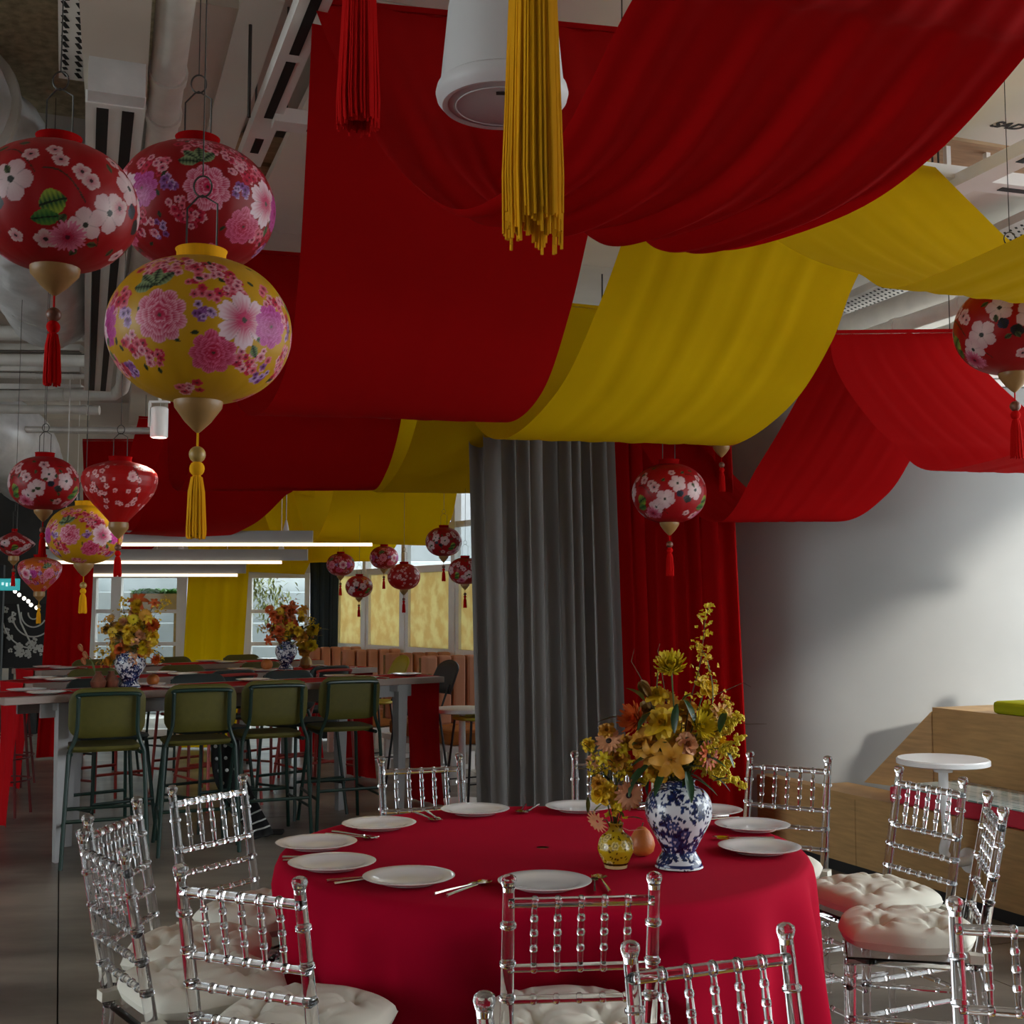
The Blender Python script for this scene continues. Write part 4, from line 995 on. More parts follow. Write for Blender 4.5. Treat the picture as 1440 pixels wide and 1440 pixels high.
seats = [((445, 1186), 'beside the chair nearest the bar stools'), ((467, 1214), 'between two chairs on the stool side'), ((575, 1234), 'beside crossed cutlery on the stool side'), ((533, 1159), 'on the crimson cloth toward the bar stools'),
         ((668, 1139), 'on the crimson cloth toward the peach booths'), ((815, 1135), 'partly behind the small bouquet'), ((995, 1140), 'partly behind the blue and white vase'),
         ((1058, 1161), 'beside the vase, farther from the plywood bench'), ((1068, 1192), 'beside the vase with a chair cushion close by'), ((766, 1241), 'seen through a chair back before the yellow vase')]
for (px, py), where in seats:
    p = onz(px, py, TZ+.012)
    ang = math.atan2(p.y-TCY, p.x-TCX)
    tag(link('dinner_plate', pm, None, (p.x, p.y, TZ+.0005)), 'white dinner plate '+where, 'plate', 'dinner plates on the round table')
    for k, (me, nm) in enumerate(((fk, 'fork'), (spn, 'spoon'))):
        an = ang + (.25 if k == 0 else .30); r = math.hypot(p.x-TCX, p.y-TCY)
        if px in (575, 467): an = ang+(.27 if k == 0 else .31)
        o = link(nm, me, None, (TCX+r*math.cos(an), TCY+r*math.sin(an), TZ+.001+(.0 if k else .0)), (0, 0, ang+PI/2+(.10 if k else -.05)))
        tag(o, 'steel %s by the plate %s' % (nm, where), nm, 'cutlery on the round table')
# ------------------------------------------------------------------ vases
def vase_mesh(name, prof, n, painter, m='painted_china'):
    P = catmull([Vector((r, 0, z)) for r, z in prof], 150); pr = [(max(.002, p.x), p.z) for p in P]
    V, F, T, S, RR = lathe_np(pr, n); pt_ = Painter(T, S, RR, (214, 216, 220)); painter(pt_, S.max(), V)
    return np_mesh(name, V, F, pt_.c, m)
def paint_blue(P, tot, V):
    rs = P.rs; ink = [(25, 38, 85), (40, 60, 110), (18, 26, 62)]
    z = V[:, 2]; zmax = z.max()
    for q in range(170):
        th = rs.rand()*2*PI; v = tot*(.16+.74*rs.rand()); c = ink[q % 3]
        for k in range(5): P.leaf(th+rs.normal(0, .25), v+rs.normal(0, .012), rs.uniform(.012, .024), rs.uniform(.003, .0055), rs.rand()*6.3, c, ink[(q+1) % 3])
    for q in range(22):
        th = rs.rand()*2*PI; v = tot*(.2+.66*rs.rand())
        for k in range(4): P.leaf(th, v, rs.uniform(.022, .034), rs.uniform(.006, .010), k*1.57+rs.rand(), ink[2], ink[0])
    for q in range(34):
        th = rs.rand()*2*PI; v = tot*(.2+.66*rs.rand()); P.disc_flower(th, v, rs.uniform(.009, .016), 6, (60, 80, 130), (22, 32, 75), (200, 205, 215), rs.rand()*6, eye_r=.25)
    for q in range(30):
        th = rs.rand()*2*PI; v = tot*(.18+.7*rs.rand()); P.stem(th, v, th+rs.normal(0, .5), v+rs.normal(0, .02), .0016, (30, 42, 90), rs.normal(0, .02))
    for k, zz in enumerate((.035, .048, .93, .965)):
        P.band(np.abs(z-zmax*zz) < .0022, lin((30, 45, 95)))
big_prof = [(.001, .0), (.066, .0), (.070, .006), (.066, .020), (.054, .040), (.052, .052), (.068, .085), (.094, .135), (.1005, .165), (.095, .200), (.076, .228), (.052, .238), (.050, .252), (.054, .258), (.046, .258), (.044, .240), (.04, .20)]
BV = vase_mesh('vase_blue', big_prof, 300, paint_blue)
vp = onz(955, 1219, TZ)
tag(link('porcelain_vase', BV, None, (vp.x, vp.y, TZ+.0005)), 'blue and white porcelain jar vase on the round table', 'vase')
def paint_yellow(P, tot, V):
    P.c[:] = lin((190, 160, 30)); rs = P.rs
    for q in range(150):
        th = rs.rand()*2*PI; v = tot*(.1+.85*rs.rand()); P.leaf(th, v, rs.uniform(.006, .014), rs.uniform(.002, .004), rs.rand()*6.3, (60, 45, 10), (120, 90, 20))
    for q in range(18):
        th = rs.rand()*2*PI; v = tot*(.2+.5*rs.rand()); P.disc_flower(th, v, .013, 6, (225, 205, 130), (70, 45, 20), (230, 210, 120), 0, eye_r=.3)
    z = V[:, 2]; P.band(z < .010, lin((215, 190, 140))); P.band(np.abs(z-.014) < .003, lin((60, 40, 15)))
small_prof = [(.001, 0), (.030, 0), (.034, .004), (.038, .016), (.052, .045), (.054, .062), (.046, .088), (.026, .105), (.021, .118), (.024, .130), (.020, .130), (.016, .112)]
YV = vase_mesh('vase_yellow', small_prof, 160, paint_yellow)
yp = onz(866, 1220, TZ)
tag(link('small_vase', YV, None, (yp.x, yp.y, TZ+.0005)), 'small yellow patterned vase beside the pear on the round table', 'vase')
pp = onz(903, 1203, TZ)
pr = thing('pear', 'rusty orange pear between the two vases', 'fruit', (pp.x, pp.y, TZ+.0005))
obj('flesh', MB().lathe([(.001, 0), (.020, .001), (.036, .014), (.041, .034), (.036, .055), (.024, .075), (.012, .086), (.001, .089)], 32), 'fruit_orange', pr)
obj('stalk', MB().tube([(0, 0, .087), (.004, 0, .101)], .0022, 6), 'twig_brown', pr)
# ------------------------------------------------------------------ flowers
def basis(d):
    d = Vector(d).normalized(); return d.to_track_quat('Z', 'Y').to_matrix().to_4x4()
def petal(mb, M, ang, L, w, r0, rise, curl, n=5, cup=.3):
    vs = []
    for i in range(n+1):
        t = i/n; rr = r0+L*t*math.cos(rise+curl*t); zz = L*t*math.sin(rise+curl*t)
        wd = w*.5*math.sin(PI*(.12+.80*t))**.75
        for s in (-1, 0, 1):
            p = Vector((rr, s*wd, zz + cup*wd*abs(s)))
            vs.append(M @ (Matrix.Rotation(ang, 4, 'Z') @ p))
    fs = []
    for i in range(n):
        a = i*3; fs += [(a, a+3, a+4, a+1), (a+1, a+4, a+5, a+2)]
    mb.add(vs, fs)
def bloom(par, c, d, R0, kind, m, eye=None, rr=rnd):
    M = Matrix.Translation(Vector(c)) @ basis(d); mb = MB()
    if kind == 'mum':
        for k, (nn, ri, L) in enumerate(((16, .05, 1), (16, .35, .95), (14, .7, .85), (12, 1.0, .7), (9, 1.3, .5))):
            for q in range(nn): petal(mb, M, 2*PI*q/nn+k*.4+rr.uniform(-.08, .08), R0*L*rr.uniform(.9, 1.08), R0*.20, R0*.08, ri, .5 if k < 2 else .25, 5, .5)
    elif kind == 'daisy':
        for k in range(2):
            for q in range(13): petal(mb, M, 2*PI*q/13+k*.24, R0*(1-.12*k), R0*.30, R0*.15, .15+.2*k, -.15, 4, .2)
    elif kind == 'lily':
        for q in range(6): petal(mb, M, 2*PI*q/6+rr.uniform(-.1, .1), R0*1.15, R0*.55, R0*.05, 1.15, -1.35, 7, .35)
        for q in range(6): mb.tube([M @ Vector((0, 0, 0)), M @ (Matrix.Rotation(q*PI/3+.4, 4, 'Z') @ Vector((R0*.22, 0, R0*.7)))], R0*.018, 4)
    elif kind == 'rose':
        for k, (nn, ri, L) in enumerate(((7, .15, 1.15), (7, .55, 1.0), (6, .9, .8), (5, 1.25, .55))):
            for q in range(nn): petal(mb, M, 2*PI*q/nn+k*.5+rr.uniform(-.15, .15), R0*L*rr.uniform(.85, 1.15), R0*.75*L, R0*.04, ri+rr.uniform(-.12, .12), -.25 if k < 2 else .25, 5, .45)
    elif kind == 'bud':
        for q in range(5): petal(mb, M, 2*PI*q/5, R0*1.6, R0*.9, R0*.02, 1.35, .25, 5, .6)
    b = obj('bloom', mb, m, par)
    if eye:
        obj('bloom_centre', MB().lathe([(.001, R0*.16), (R0*.12, R0*.15), (R0*.22, R0*.08), (R0*.23, R0*.0)], 14, (0, 0, 0), None).xf(M), eye, b)
    return b
def spray(par, pts, m, nb, size, spread, seed, stem_m='stem_green'):
    rr = random.Random(seed); path = catmull(pts, 24); mb = MB()
    for k in range(nb):
        t = .25+.75*(k/nb); p = path[min(24, int(t*24))]
        sp = spread*(1.15-t*.8)
        c = p+Vector((rr.gauss(0, sp), rr.gauss(0, sp), rr.gauss(0, sp*.8)))
        M = Matrix.Translation(c) @ basis((rr.gauss(0, 1), rr.gauss(0, 1)-.6, rr.gauss(.3, 1)))
        for q in range(4): petal(mb, M, q*PI/2+rr.random(), size*rr.uniform(.8, 1.2), size*.9, 0, .7, -.4, 2, .4)
    s = obj('blossom_spray', mb, m, par); s['kind'] = 'stuff'
    st_ = MB().tube(path, [.0025*(1-.6*i/24) for i in range(25)], 5)
    obj('stem', st_, stem_m, s)
def golden(par, pts, m, seed, nb=26, spread=.03, size=.0045):
    rr = random.Random(seed); path = catmull(pts, 24); mb = MB(); sm = MB().tube(path, [.0022*(1-.6*i/24) for i in range(25)], 5)
    for k in range(nb):
        t = .3+.7*k/nb; p = path[min(24, int(t*24))]; d = Vector((rr.gauss(0, 1), rr.gauss(0, 1), rr.gauss(.3, .8))).normalized()*spread*(1.3-t*.9)
        sm.tube([p, p+d*.5+Vector((0, 0, .004)), p+d], .0008, 4)
        for q in range(9):
            c = p+d*(.25+.75*q/8)+Vector((rr.gauss(0, .003), rr.gauss(0, .003), rr.gauss(.002, .003))); mb.ball(c, size*rr.uniform(.7, 1.2), 5, 3)
    s = obj('goldenrod_spray', mb, m, par); s['kind'] = 'stuff'; obj('stem', sm, 'stem_green', s)
def leaves(par, items, m):
    for b, d, L, w in items:
        mb = MB(); leaf_pts(mb, b, d, (0, 0, 1), L, w, 7); o = obj('leaf', mb, m, par)
top = Vector((vp.x, vp.y, TZ+.25))
big = thing('flower_arrangement', 'large yellow and orange bouquet in the blue and white vase', 'bouquet', top)
def fp(px, py, dy=0.0): return at(px, py, vp.y+dy)-top
for k, (px, py, dy, d, r, kd, m_, e) in enumerate([
    (944, 940, .0, (-.15, -.75, .7), .056, 'mum', 'petal_lemon', None), (893, 1012, -.02, (-.7, -.7, .35), .052, 'mum', 'petal_orange', None),
    (944, 1068, -.10, (-.05, -1, .05), .056, 'lily', 'petal_amber', None), (918, 1062, -.07, (-.6, -.9, -.1), .045, 'lily', 'petal_amber', None),
    (986, 1022, -.07, (.35, -.9, .45), .048, 'mum', 'petal_lemon', None), (1016, 1010, -.01, (.5, -.8, .4), .044, 'daisy', 'petal_amber', 'flower_eye'),
    (966, 1046, -.09, (.2, -1, .2), .032, 'rose', 'petal_peach', None), (996, 1062, -.05, (.7, -.7, .1), .040, 'daisy', 'petal_orange', 'flower_eye'),
    (932, 1018, -.05, (-.2, -.9, .5), .046, 'rose', 'petal_yellow', None), (905, 1046, -.03, (-.6, -.8, .2), .042, 'rose', 'petal_amber', None),
    (914, 980, .03, (-.4, -.5, .6), .042, 'bud', 'leaf_dry', None), (992, 968, .05, (.5, -.5, .6), .036, 'rose', 'petal_yellow', None), (960, 1000, .06, (.1, -.6, .8), .045, 'rose', 'petal_amber', None),
    (1005, 1040, .06, (.8, -.2, .4), .045, 'mum', 'petal_yellow', None), (880, 1050, .05, (-.9, -.2, .2), .04, 'rose', 'petal_amber', None), (950, 1030, .12, (.1, .9, .5), .05, 'mum', 'petal_yellow', None),
    (925, 1085, -.06, (-.4, -1, -.2), .035, 'rose', 'petal_yellow', None)]):
    b = bloom(big, fp(px, py, dy), d, r, kd, m_, e)
    c = fp(px, py, dy); obj('stem', MB().tube([(rnd.uniform(-.02, .02), rnd.uniform(-.02, .02), -.06), c*.4+Vector((0, 0, .02)), c-Vector(d).normalized()*.004], .0025, 5), 'stem_green', big)
spray(big, [(0, 0, 0), fp(968, 1000, .02), fp(985, 930, .03), fp(992, 870, .04), fp(998, 850, .04)], 'petal_lemon', 90, .0075, .018, 1, 'twig_brown')
spray(big, [(0, 0, 0), fp(1000, 1000, .0), fp(995, 930, .0), fp(978, 905, .0)], 'petal_yellow', 70, .0075, .022, 2)
spray(big, [(0, 0, 0), fp(925, 980, .03), fp(930, 930, .05), fp(938, 918, .05)], 'petal_yellow', 40, .007, .018, 3)
spray(big, [(0, 0, 0), fp(1000, 1040, .0), fp(1020, 1000, .02), fp(1018, 978, .02)], 'petal_amber', 44, .007, .02, 4)
for k, q in enumerate([((985, 1060), (1025, 1050), (1046, 1036)), ((990, 1075), (1025, 1090), (1052, 1112)), ((985, 1070), (1010, 1080), (1030, 1072)), ((980, 1075), (1000, 1092), (1022, 1100)), ((990, 1040), (1025, 1022), (1044, 1004)), ((930, 1090), (915, 1096), (895, 1100)), ((980, 1050), (1015, 1062), (1040, 1058))]):
    golden(big, [(0, 0, -.02)]+[fp(x, y, -.05+.03*(k % 4)) for x, y in q], 'petal_lemon', k, 28, .034)
rq = random.Random(5)
for k in range(26):       # filler blooms through the heart of the bouquet
    x = rq.gauss(952, 34); y = rq.gauss(1040, 34)
    if not (880 < x < 1030 and 965 < y < 1092): continue
    c = fp(x, y, rq.uniform(-.05, .08)); bloom(big, c, (c.x*3, -.7+rq.uniform(-.3, .3), c.z+.1), rq.uniform(.024, .040), rq.choice(['rose', 'mum', 'daisy', 'lily']), rq.choice(['petal_yellow', 'petal_amber', 'petal_lemon', 'petal_orange', 'petal_peach', 'petal_amber', 'leaf_dry']), None, rq)
for k in range(10):
    x0, y0 = rq.uniform(940, 990), rq.uniform(1030, 1080); a_ = rq.uniform(-.7, .9)
    golden(big, [(0, 0, -.02), fp(x0, y0, rq.uniform(-.06, .05)), fp(x0+48*math.cos(a_), y0-30+48*math.sin(a_), rq.uniform(-.06, .05))], rq.choice(['petal_lemon', 'petal_yellow']), 60+k, 22, .032)
for k in range(26):
    x, y = rq.gauss(945, 36), rq.gauss(1055, 28)
    mb = MB(); leaf_pts(mb, fp(x, y, rq.uniform(-.06, .06)), (rq.gauss(0, 1), rq.uniform(-1, .1), rq.gauss(0, .7)), (0, 0, 1), rq.uniform(.05, .09), rq.uniform(.016, .028), 6); obj('leaf', mb, rq.choice(['leaf_dark', 'leaf_dark', 'leaf_olive']), big)
leaves(big, [(fp(880, 1008, -.01), (-1, -.1, .05), .085, .022), (fp(915, 1002, -.05), (-.7, -.5, -.5), .07, .026), (fp(952, 990, -.07), (-.25, -.5, -.9), .085, .024), (fp(962, 984, -.07), (.45, -.5, -.7), .075, .026),
    (fp(920, 1070, -.06), (-.8, -.5, -.45), .10, .030), (fp(925, 1060, -.05), (-.9, -.4, -.1), .09, .028), (fp(935, 1082, -.08), (-.5, -.7, -.6), .09, .026), (fp(965, 1085, -.09), (.15, -.6, -.8), .09, .026),
    (fp(976, 1095, -.05), (.9, -.3, -.35), .08, .02), (fp(900, 1080, -.03), (-.6, -.5, -.8), .09, .026), (fp(1000, 1090, .0), (.8, -.2, -.4), .07, .02)], 'leaf_dark')
leaves(big, [(fp(960, 985, -.05), (.3, -.5, .5), .05, .016), (fp(905, 985, .02), (-.6, -.3, .7), .07, .04), (fp(935, 1050, -.08), (-.1, -.8, .6), .05, .014), (fp(975, 1020, -.08), (.5, -.7, .3), .05, .014)], 'leaf_olive')
for q in (((1000, 980), (1045, 960), (1056, 966)), ((1010, 1010), (1050, 1018), (1078, 1018)), ((905, 960), (888, 930), (892, 912)), ((930, 940), (925, 915), (928, 905))):
    obj('twig', MB().tube([(0, 0, 0)]+[fp(x, y, .04) for x, y in q], [.002, .0016, .0012, .0006], 5), 'twig_brown', big)
tops = Vector((yp.x, yp.y, TZ+.125))
sm = thing('flower_arrangement', 'small yellow and peach bouquet in the small yellow vase', 'bouquet', tops)
def fs_(px, py, dy=0.0): return at(px, py, yp.y+dy)-tops
for (px, py, dy, d, r, kd, m_, e) in [(884, 1118, -.03, (.3, -.9, -.15), .042, 'daisy', 'petal_peach', 'flower_eye'), (845, 1116, -.02, (-.5, -.8, .3), .032, 'rose', 'petal_yellow', None), (856, 1042, .0, (-.2, -.8, .5), .038, 'daisy', 'petal_peach', 'flower_eye'),
        (840, 1155, -.03, (-.7, -.6, -.5), .034, 'daisy', 'petal_peach', None), (868, 1066, .0, (.1, -.9, .3), .034, 'rose', 'petal_amber', None), (866, 1134, -.04, (-.1, -1, .1), .020, 'bud', 'petal_lemon', None), (828, 1048, .01, (-.6, -.6, .4), .022, 'rose', 'petal_yellow', None)]:
    bloom(sm, fs_(px, py, dy), d, r, kd, m_, e)
    c = fs_(px, py, dy); obj('stem', MB().tube([(0, 0, -.04), c*.5+Vector((0, 0, .01)), c-Vector(d).normalized()*.004], .002, 5), 'stem_green', sm)
for k, q in enumerate([((850, 1090), (835, 1060), (816, 1042)), ((855, 1085), (835, 1090), (828, 1072)), ((866, 1090), (862, 1060), (872, 1044)), ((866, 1110), (878, 1085), (890, 1070)), ((860, 1120), (842, 1105), (836, 1092))]):
    spray(sm, [(0, 0, -.01)]+[fs_(x, y, -.01) for x, y in q], 'petal_lemon', 40, .0065, .012, 20+k)
spray(sm, [(0, 0, 0), fs_(870, 1140, -.03), fs_(866, 1128, -.04)], 'petal_lemon', 14, .010, .012, 31)
for k in range(9):
    x, y = rq.gauss(860, 20), rq.gauss(1085, 28); c = fs_(x, y, rq.uniform(-.03, .03))
    bloom(sm, c, (c.x*3, -.8, c.z), rq.uniform(.018, .030), rq.choice(['rose', 'daisy', 'lily']), rq.choice(['petal_yellow', 'petal_lemon', 'petal_amber', 'petal_peach']), None, rq)
for k in range(12):
    x, y = rq.gauss(862, 18), rq.gauss(1095, 26)
    mb = MB(); leaf_pts(mb, fs_(x, y, rq.uniform(-.03, .03)), (rq.gauss(0, 1), rq.uniform(-1, .1), rq.gauss(0, .7)), (0, 0, 1), rq.uniform(.03, .06), .014, 5); obj('leaf', mb, 'leaf_olive', sm)
leaves(sm, [(fs_(870, 1105, -.01), (.7, -.4, .3), .07, .02), (fs_(858, 1100, 0), (-.5, -.4, .7), .06, .016), (fs_(880, 1150, -.02), (.7, -.5, .2), .06, .014)], 'leaf_dark')
obj('twig', MB().tube([(0, 0, 0), fs_(885, 1168, -.03), fs_(906, 1166, -.04)], [.0018, .0014, .0008], 5), 'petal_pink', sm)
# ================================================================== clear chairs
def ring_at(mb, p, d, r, h=.007):
    d = Vector(d).normalized(); p = Vector(p)
    mb.tube([p-d*h, p-d*h*.5, p+d*h*.5, p+d*h], [r*1.0, r*1.28, r*1.28, r*1.0], 10)
def knotted(pts, r, n=10, knots=(), kr=None, seg=8):
    mb = MB(); P = [Vector(p) for p in pts]
    mb.tube(P, r, n)
    L = [0]
    for i in range(len(P)-1): L.append(L[-1]+(P[i+1]-P[i]).length)
    for t in knots:
        s = t*L[-1]
        for i in range(len(P)-1):
            if L[i] <= s <= L[i+1]+1e-9:
                c = P[i].lerp(P[i+1], (s-L[i])/max(1e-9, L[i+1]-L[i])); ring_at(mb, c, P[i+1]-P[i], kr or (r if not isinstance(r, list) else r[i])); break
    return mb
def post_xy(z):      # the raked back post, y of its centre at height z
    return -.185 + (.03*(.45-z)/.45*-1 if z < .45 else -.085*(z-.45)/.45)
HW = .166
def make_chair():
    t = thing('chiavari_chair', 'x', 'chair', (0, 0, 0), 0, 'clear chairs')
    for s in (-1, 1):
        pts = [(s*HW, post_xy(z), z) for z in (0, .2, .45, .6, .75, .895)]
        p = obj('back_post', knotted(pts, [.012, .014, .0165, .016, .015, .0135], 12, (.30, .50, .62, .71, .80, .90), .0150), 'acrylic', t)
        obj('finial', MB().lathe([(.010, -.012), (.013, -.004), (.0165, .006), (.0185, .014), (.0165, .022), (.009, .027), (.001, .028)], 14, (s*HW, post_xy(.895), .895)), 'acrylic', p)
        obj('front_leg', knotted([(s*.178, .19, 0), (s*.180, .188, .22), (s*.182, .185, .43)], [.012, .014, .0165], 12, (.3, .62, .93), .0155), 'acrylic', t)
    for z, r in ((.858, .0115), (.706, .0095), (.632, .0095), (.556, .0095)):
        obj('back_rail', knotted([(-HW, post_xy(z), z), (0, post_xy(z), z), (HW, post_xy(z), z)], r, 10, (.18, .34, .5, .66, .82)), 'acrylic', t)
    for k in range(5):
        x = (k-2)*.0535
        obj('spindle', knotted([(x, post_xy(.712), .712), (x, post_xy(.785), .785), (x, post_xy(.852), .852)], [.0058, .0082, .0058], 8, (.28, .54, .78), .0075), 'acrylic', t)
    # seat frame
    P = [Vector((-.182, -.19, 0)), Vector((.182, -.19, 0)), Vector((.200, .20, 0)), Vector((-.200, .20, 0))]
    fr = obj('seat', MB().prism([(p.x, p.y) for p in P], .432, .456), 'acrylic', t, False, bevel=.006)
    for s in (-1, 1):
        for z in (.16, .27):
            obj('stretcher', knotted([(s*.168, -.19, z), (s*.179, .19, z)], .0085, 8, (.25, .5, .75)), 'acrylic', t)
    for z in (.13, .24, .36): obj('stretcher', knotted([(-.178, .19, z), (.178, .19, z)], .0085, 8, (.22, .5, .78)), 'acrylic', t)
    obj('stretcher', knotted([(-HW, -.205, .20), (HW, -.205, .20)], .0085, 8, (.25, .5, .75)), 'acrylic', t)
    return t
def cushion_mesh(seed):
    rr = random.Random(seed); N = 40; top = []; bot = []
    tufts = [(-.085, -.085), (.085, -.085), (-.085, .085), (.085, .085), (0, 0)]
    tufts = tufts[:4]
    for i in range(N+1):
        rt_, rb = [], []
        for k in range(N+1):
            u, v = -1+2*i/N, -1+2*k/N
            x = u*.205*(1-.035*v*v)*(1+.02*math.sin(v*5+seed)); y = v*.205*(1-.035*u*u)*(1+.02*math.sin(u*4+seed)); x, y = x*math.sqrt(1-.26*v*v), y*math.sqrt(1-.26*u*u)
            e = max(0, (1-abs(u)**3.2))*max(0, (1-abs(v)**3.2)); h = .052*e**.36
            dip = sum(math.exp(-(((x-a)**2+(y-b)**2)/(.030**2))) for a, b in tufts)
            for a, b in tufts:        # radiating wrinkles
                dd = math.hypot(x-a, y-b); an = math.atan2(y-b, x-a)
                h += .0055*math.sin(an*7+seed+a*30)*math.exp(-((dd-.05)/.03)**2)*e**.3
            h -= .036*dip*(e**.3); h += .006*mnoise.noise(Vector((x*14+seed, y*14, 0)))*e**.3
            rt_.append(Vector((x, y, .042+h))); rb.append(Vector((x, y, .042-.040*e**.30)))
        top.append(rt_); bot.append(rb)
    mb = MB(); mb.grid([r[::-1] for r in top]); mb.grid(bot)
    return mb.mesh('cushion_pad', 'cushion_cotton')
CM = [cushion_mesh(s) for s in (1.3, 4.7, 8.2)]
tie_m = MB().box((0, 0, 0), (.042, .052, .026)).mesh('tie_strap', 'cushion_cotton', False)
but_m = MB()
for a in (-.085, .085):
    for b in (-.085, .085): but_m.ball((a, b, .064), .009, 10, 6, (1, 1, .5))
but_m = but_m.mesh('buttons', 'cushion_cotton')
proto = make_chair(); used = [False]; CHAIRS = []
def put_chair(px0, py0, px1, py1, label, cushion=None, yaw=None, flip=False, dx=0, dy=0):
    a = onz(px0, py0, .915); b = onz(px1, py1, .915); m_ = (a+b)/2
    d = b-a
    if yaw is None: yaw = math.atan2(d.y, d.x)
    # local +x runs along the pair of finials; the seat lies toward +y of the chair
    f = Vector((-math.sin(yaw), math.cos(yaw), 0))
    if flip: yaw += PI; f = -f
    base = Vector((m_.x+dx, m_.y+dy, 0)) - f*post_xy(.9)
    o = proto if not used[0] else copy_tree(proto)
    used[0] = True
    o.location = base; o.rotation_euler = (0, 0, yaw); o['label'] = label
    CHAIRS.append((base.x, base.y, yaw))
    if cushion is not None:
        c = thing('chair_cushion', cushion[0], 'cushion', base+Vector((0, 0, .457))+f*.01, yaw, 'tufted chair cushions')
        k = cushion[1]
        link('pad', CM[k % 3], c); link('tie_strap', tie_m, c, (-.168, -.196, .012)); link('tie_strap', tie_m, c, (.168, -.196, .012))
    return o
CB = 'cream tufted cushion on the clear chair '
put_chair(265, 1222, 408, 1234, 'clear chair with its back rails before the stool side of the crimson cloth', (CB+'whose back stands before the crimson cloth, stool side', 0), yaw=R(-24))
put_chair(119, 1174, 172, 1191, 'clear chair turned side-on with ivory tie straps on its posts', (CB+'turned side-on beside the crimson cloth', 1), yaw=R(-53))
put_chair(130, 1143, 187, 1128, 'clear chair half hidden behind the side-on chair', (CB+'half hidden behind the side-on chair', 2), yaw=R(-97))
put_chair(250, 1105, 335, 1093, 'clear chair standing alone in front of the bar stools', (CB+'nearest the bar stools', 0), yaw=R(-122))
put_chair(537, 1066, 645, 1061, 'clear chair across the table before the bar table end', (CB+'before the bar table end', 1), yaw=R(201))
put_chair(812, 1058, 915, 1058, 'clear chair in front of the grey curtain behind the small bouquet', (CB+'in front of the grey curtain', 2), yaw=R(180))
put_chair(1057, 1058, 1162, 1065, 'clear chair in front of the plywood bench beside the red curtain', (CB+'beside the red curtain', 0), yaw=R(148))
put_chair(1275, 1081, 1343, 1093, 'clear chair standing before the swivel table', (CB+'before the swivel table', 1), yaw=R(113))
put_chair(1391, 1116, 1410, 1136, 'clear chair seen almost edge-on before the printed bench cushion', (CB+'seen almost edge-on before the printed bench cushion', 2), yaw=R(76))
put_chair(715, 1236, 920, 1229, 'clear chair backing onto the plate before the yellow vase', (CB+'before the yellow vase', 0), yaw=R(5))
put_chair(890, 1330, 1100, 1302, 'clear chair turned away from the round table, centre of three', None, yaw=R(22), flip=True)
put_chair(1381, 1281, 1540, 1262, 'clear chair turned away from the round table, nearest the bench', None, yaw=R(-12), flip=True)
put_chair(455, 1448, 622, 1402, 'clear chair turned away from the round table, showing only a finial and rail end', None, yaw=R(28), flip=True)
n = 480; rows = []
rlim = []
for i in range(n):          # the hanging cloth is pushed in where a chair seat stands under the table edge
    a = 2*PI*i/n; lim = 9
    for (bx, by, yw) in CHAIRS[:10]:
        k = 1.0
        while k > .70:
            dx_, dy_ = TCX+k*math.cos(a)-bx, TCY+k*math.sin(a)-by
            lx = dx_*math.cos(yw)+dy_*math.sin(yw); ly = -dx_*math.sin(yw)+dy_*math.cos(yw)
            if abs(lx) < .24 and ly < .235: lim = min(lim, k-.01)
            k -= .01
    rlim.append(lim)
sm_ = [min(rlim[(i+j) % n] for j in range(-7, 8)) for i in range(n)]
rlim = [sum(min(1.2, sm_[(i+j) % n]) for j in range(-7, 8))/15 for i in range(n)]
prof = [(.02, .747), (.4, .747), (.75, .747), (TR-.035, .747), (TR-.012, .744), (TR-.002, .734), (TR+.004, .715)] + [(TR+.006, .715-.70*k/22) for k in range(1, 23)]
for i in range(n):
    a = 2*PI*i/n; row = []
    fold = .62*math.sin(a*19+.6*math.sin(a*3))+.38*math.sin(a*11+1.7+.8*math.sin(a*2))
    fold2 = math.sin(a*29+2*math.sin(a*4))
    for r, z in prof:
        h = max(0, .73-z)/.71
        hh = h**.65
        q = r + hh*(.040+.060*fold+.014*fold2) if h > 0 else r
        if h > .05: q = q+(min(q, rlim[i]+.02*fold)-q)*min(1, (h-.05)/.25)
        row.append(Vector((q*math.cos(a+.03*hh*fold), q*math.sin(a+.03*hh*fold), z if z > .02 else .012)))
    rows.append(row)
tcl = tag(obj('tablecloth', MB().grid(rows, closed_u=True), 'tablecloth_fabric', None, loc=(TCX, TCY, 0)), 'crimson floor-length cloth over the round banquet table', 'tablecloth')
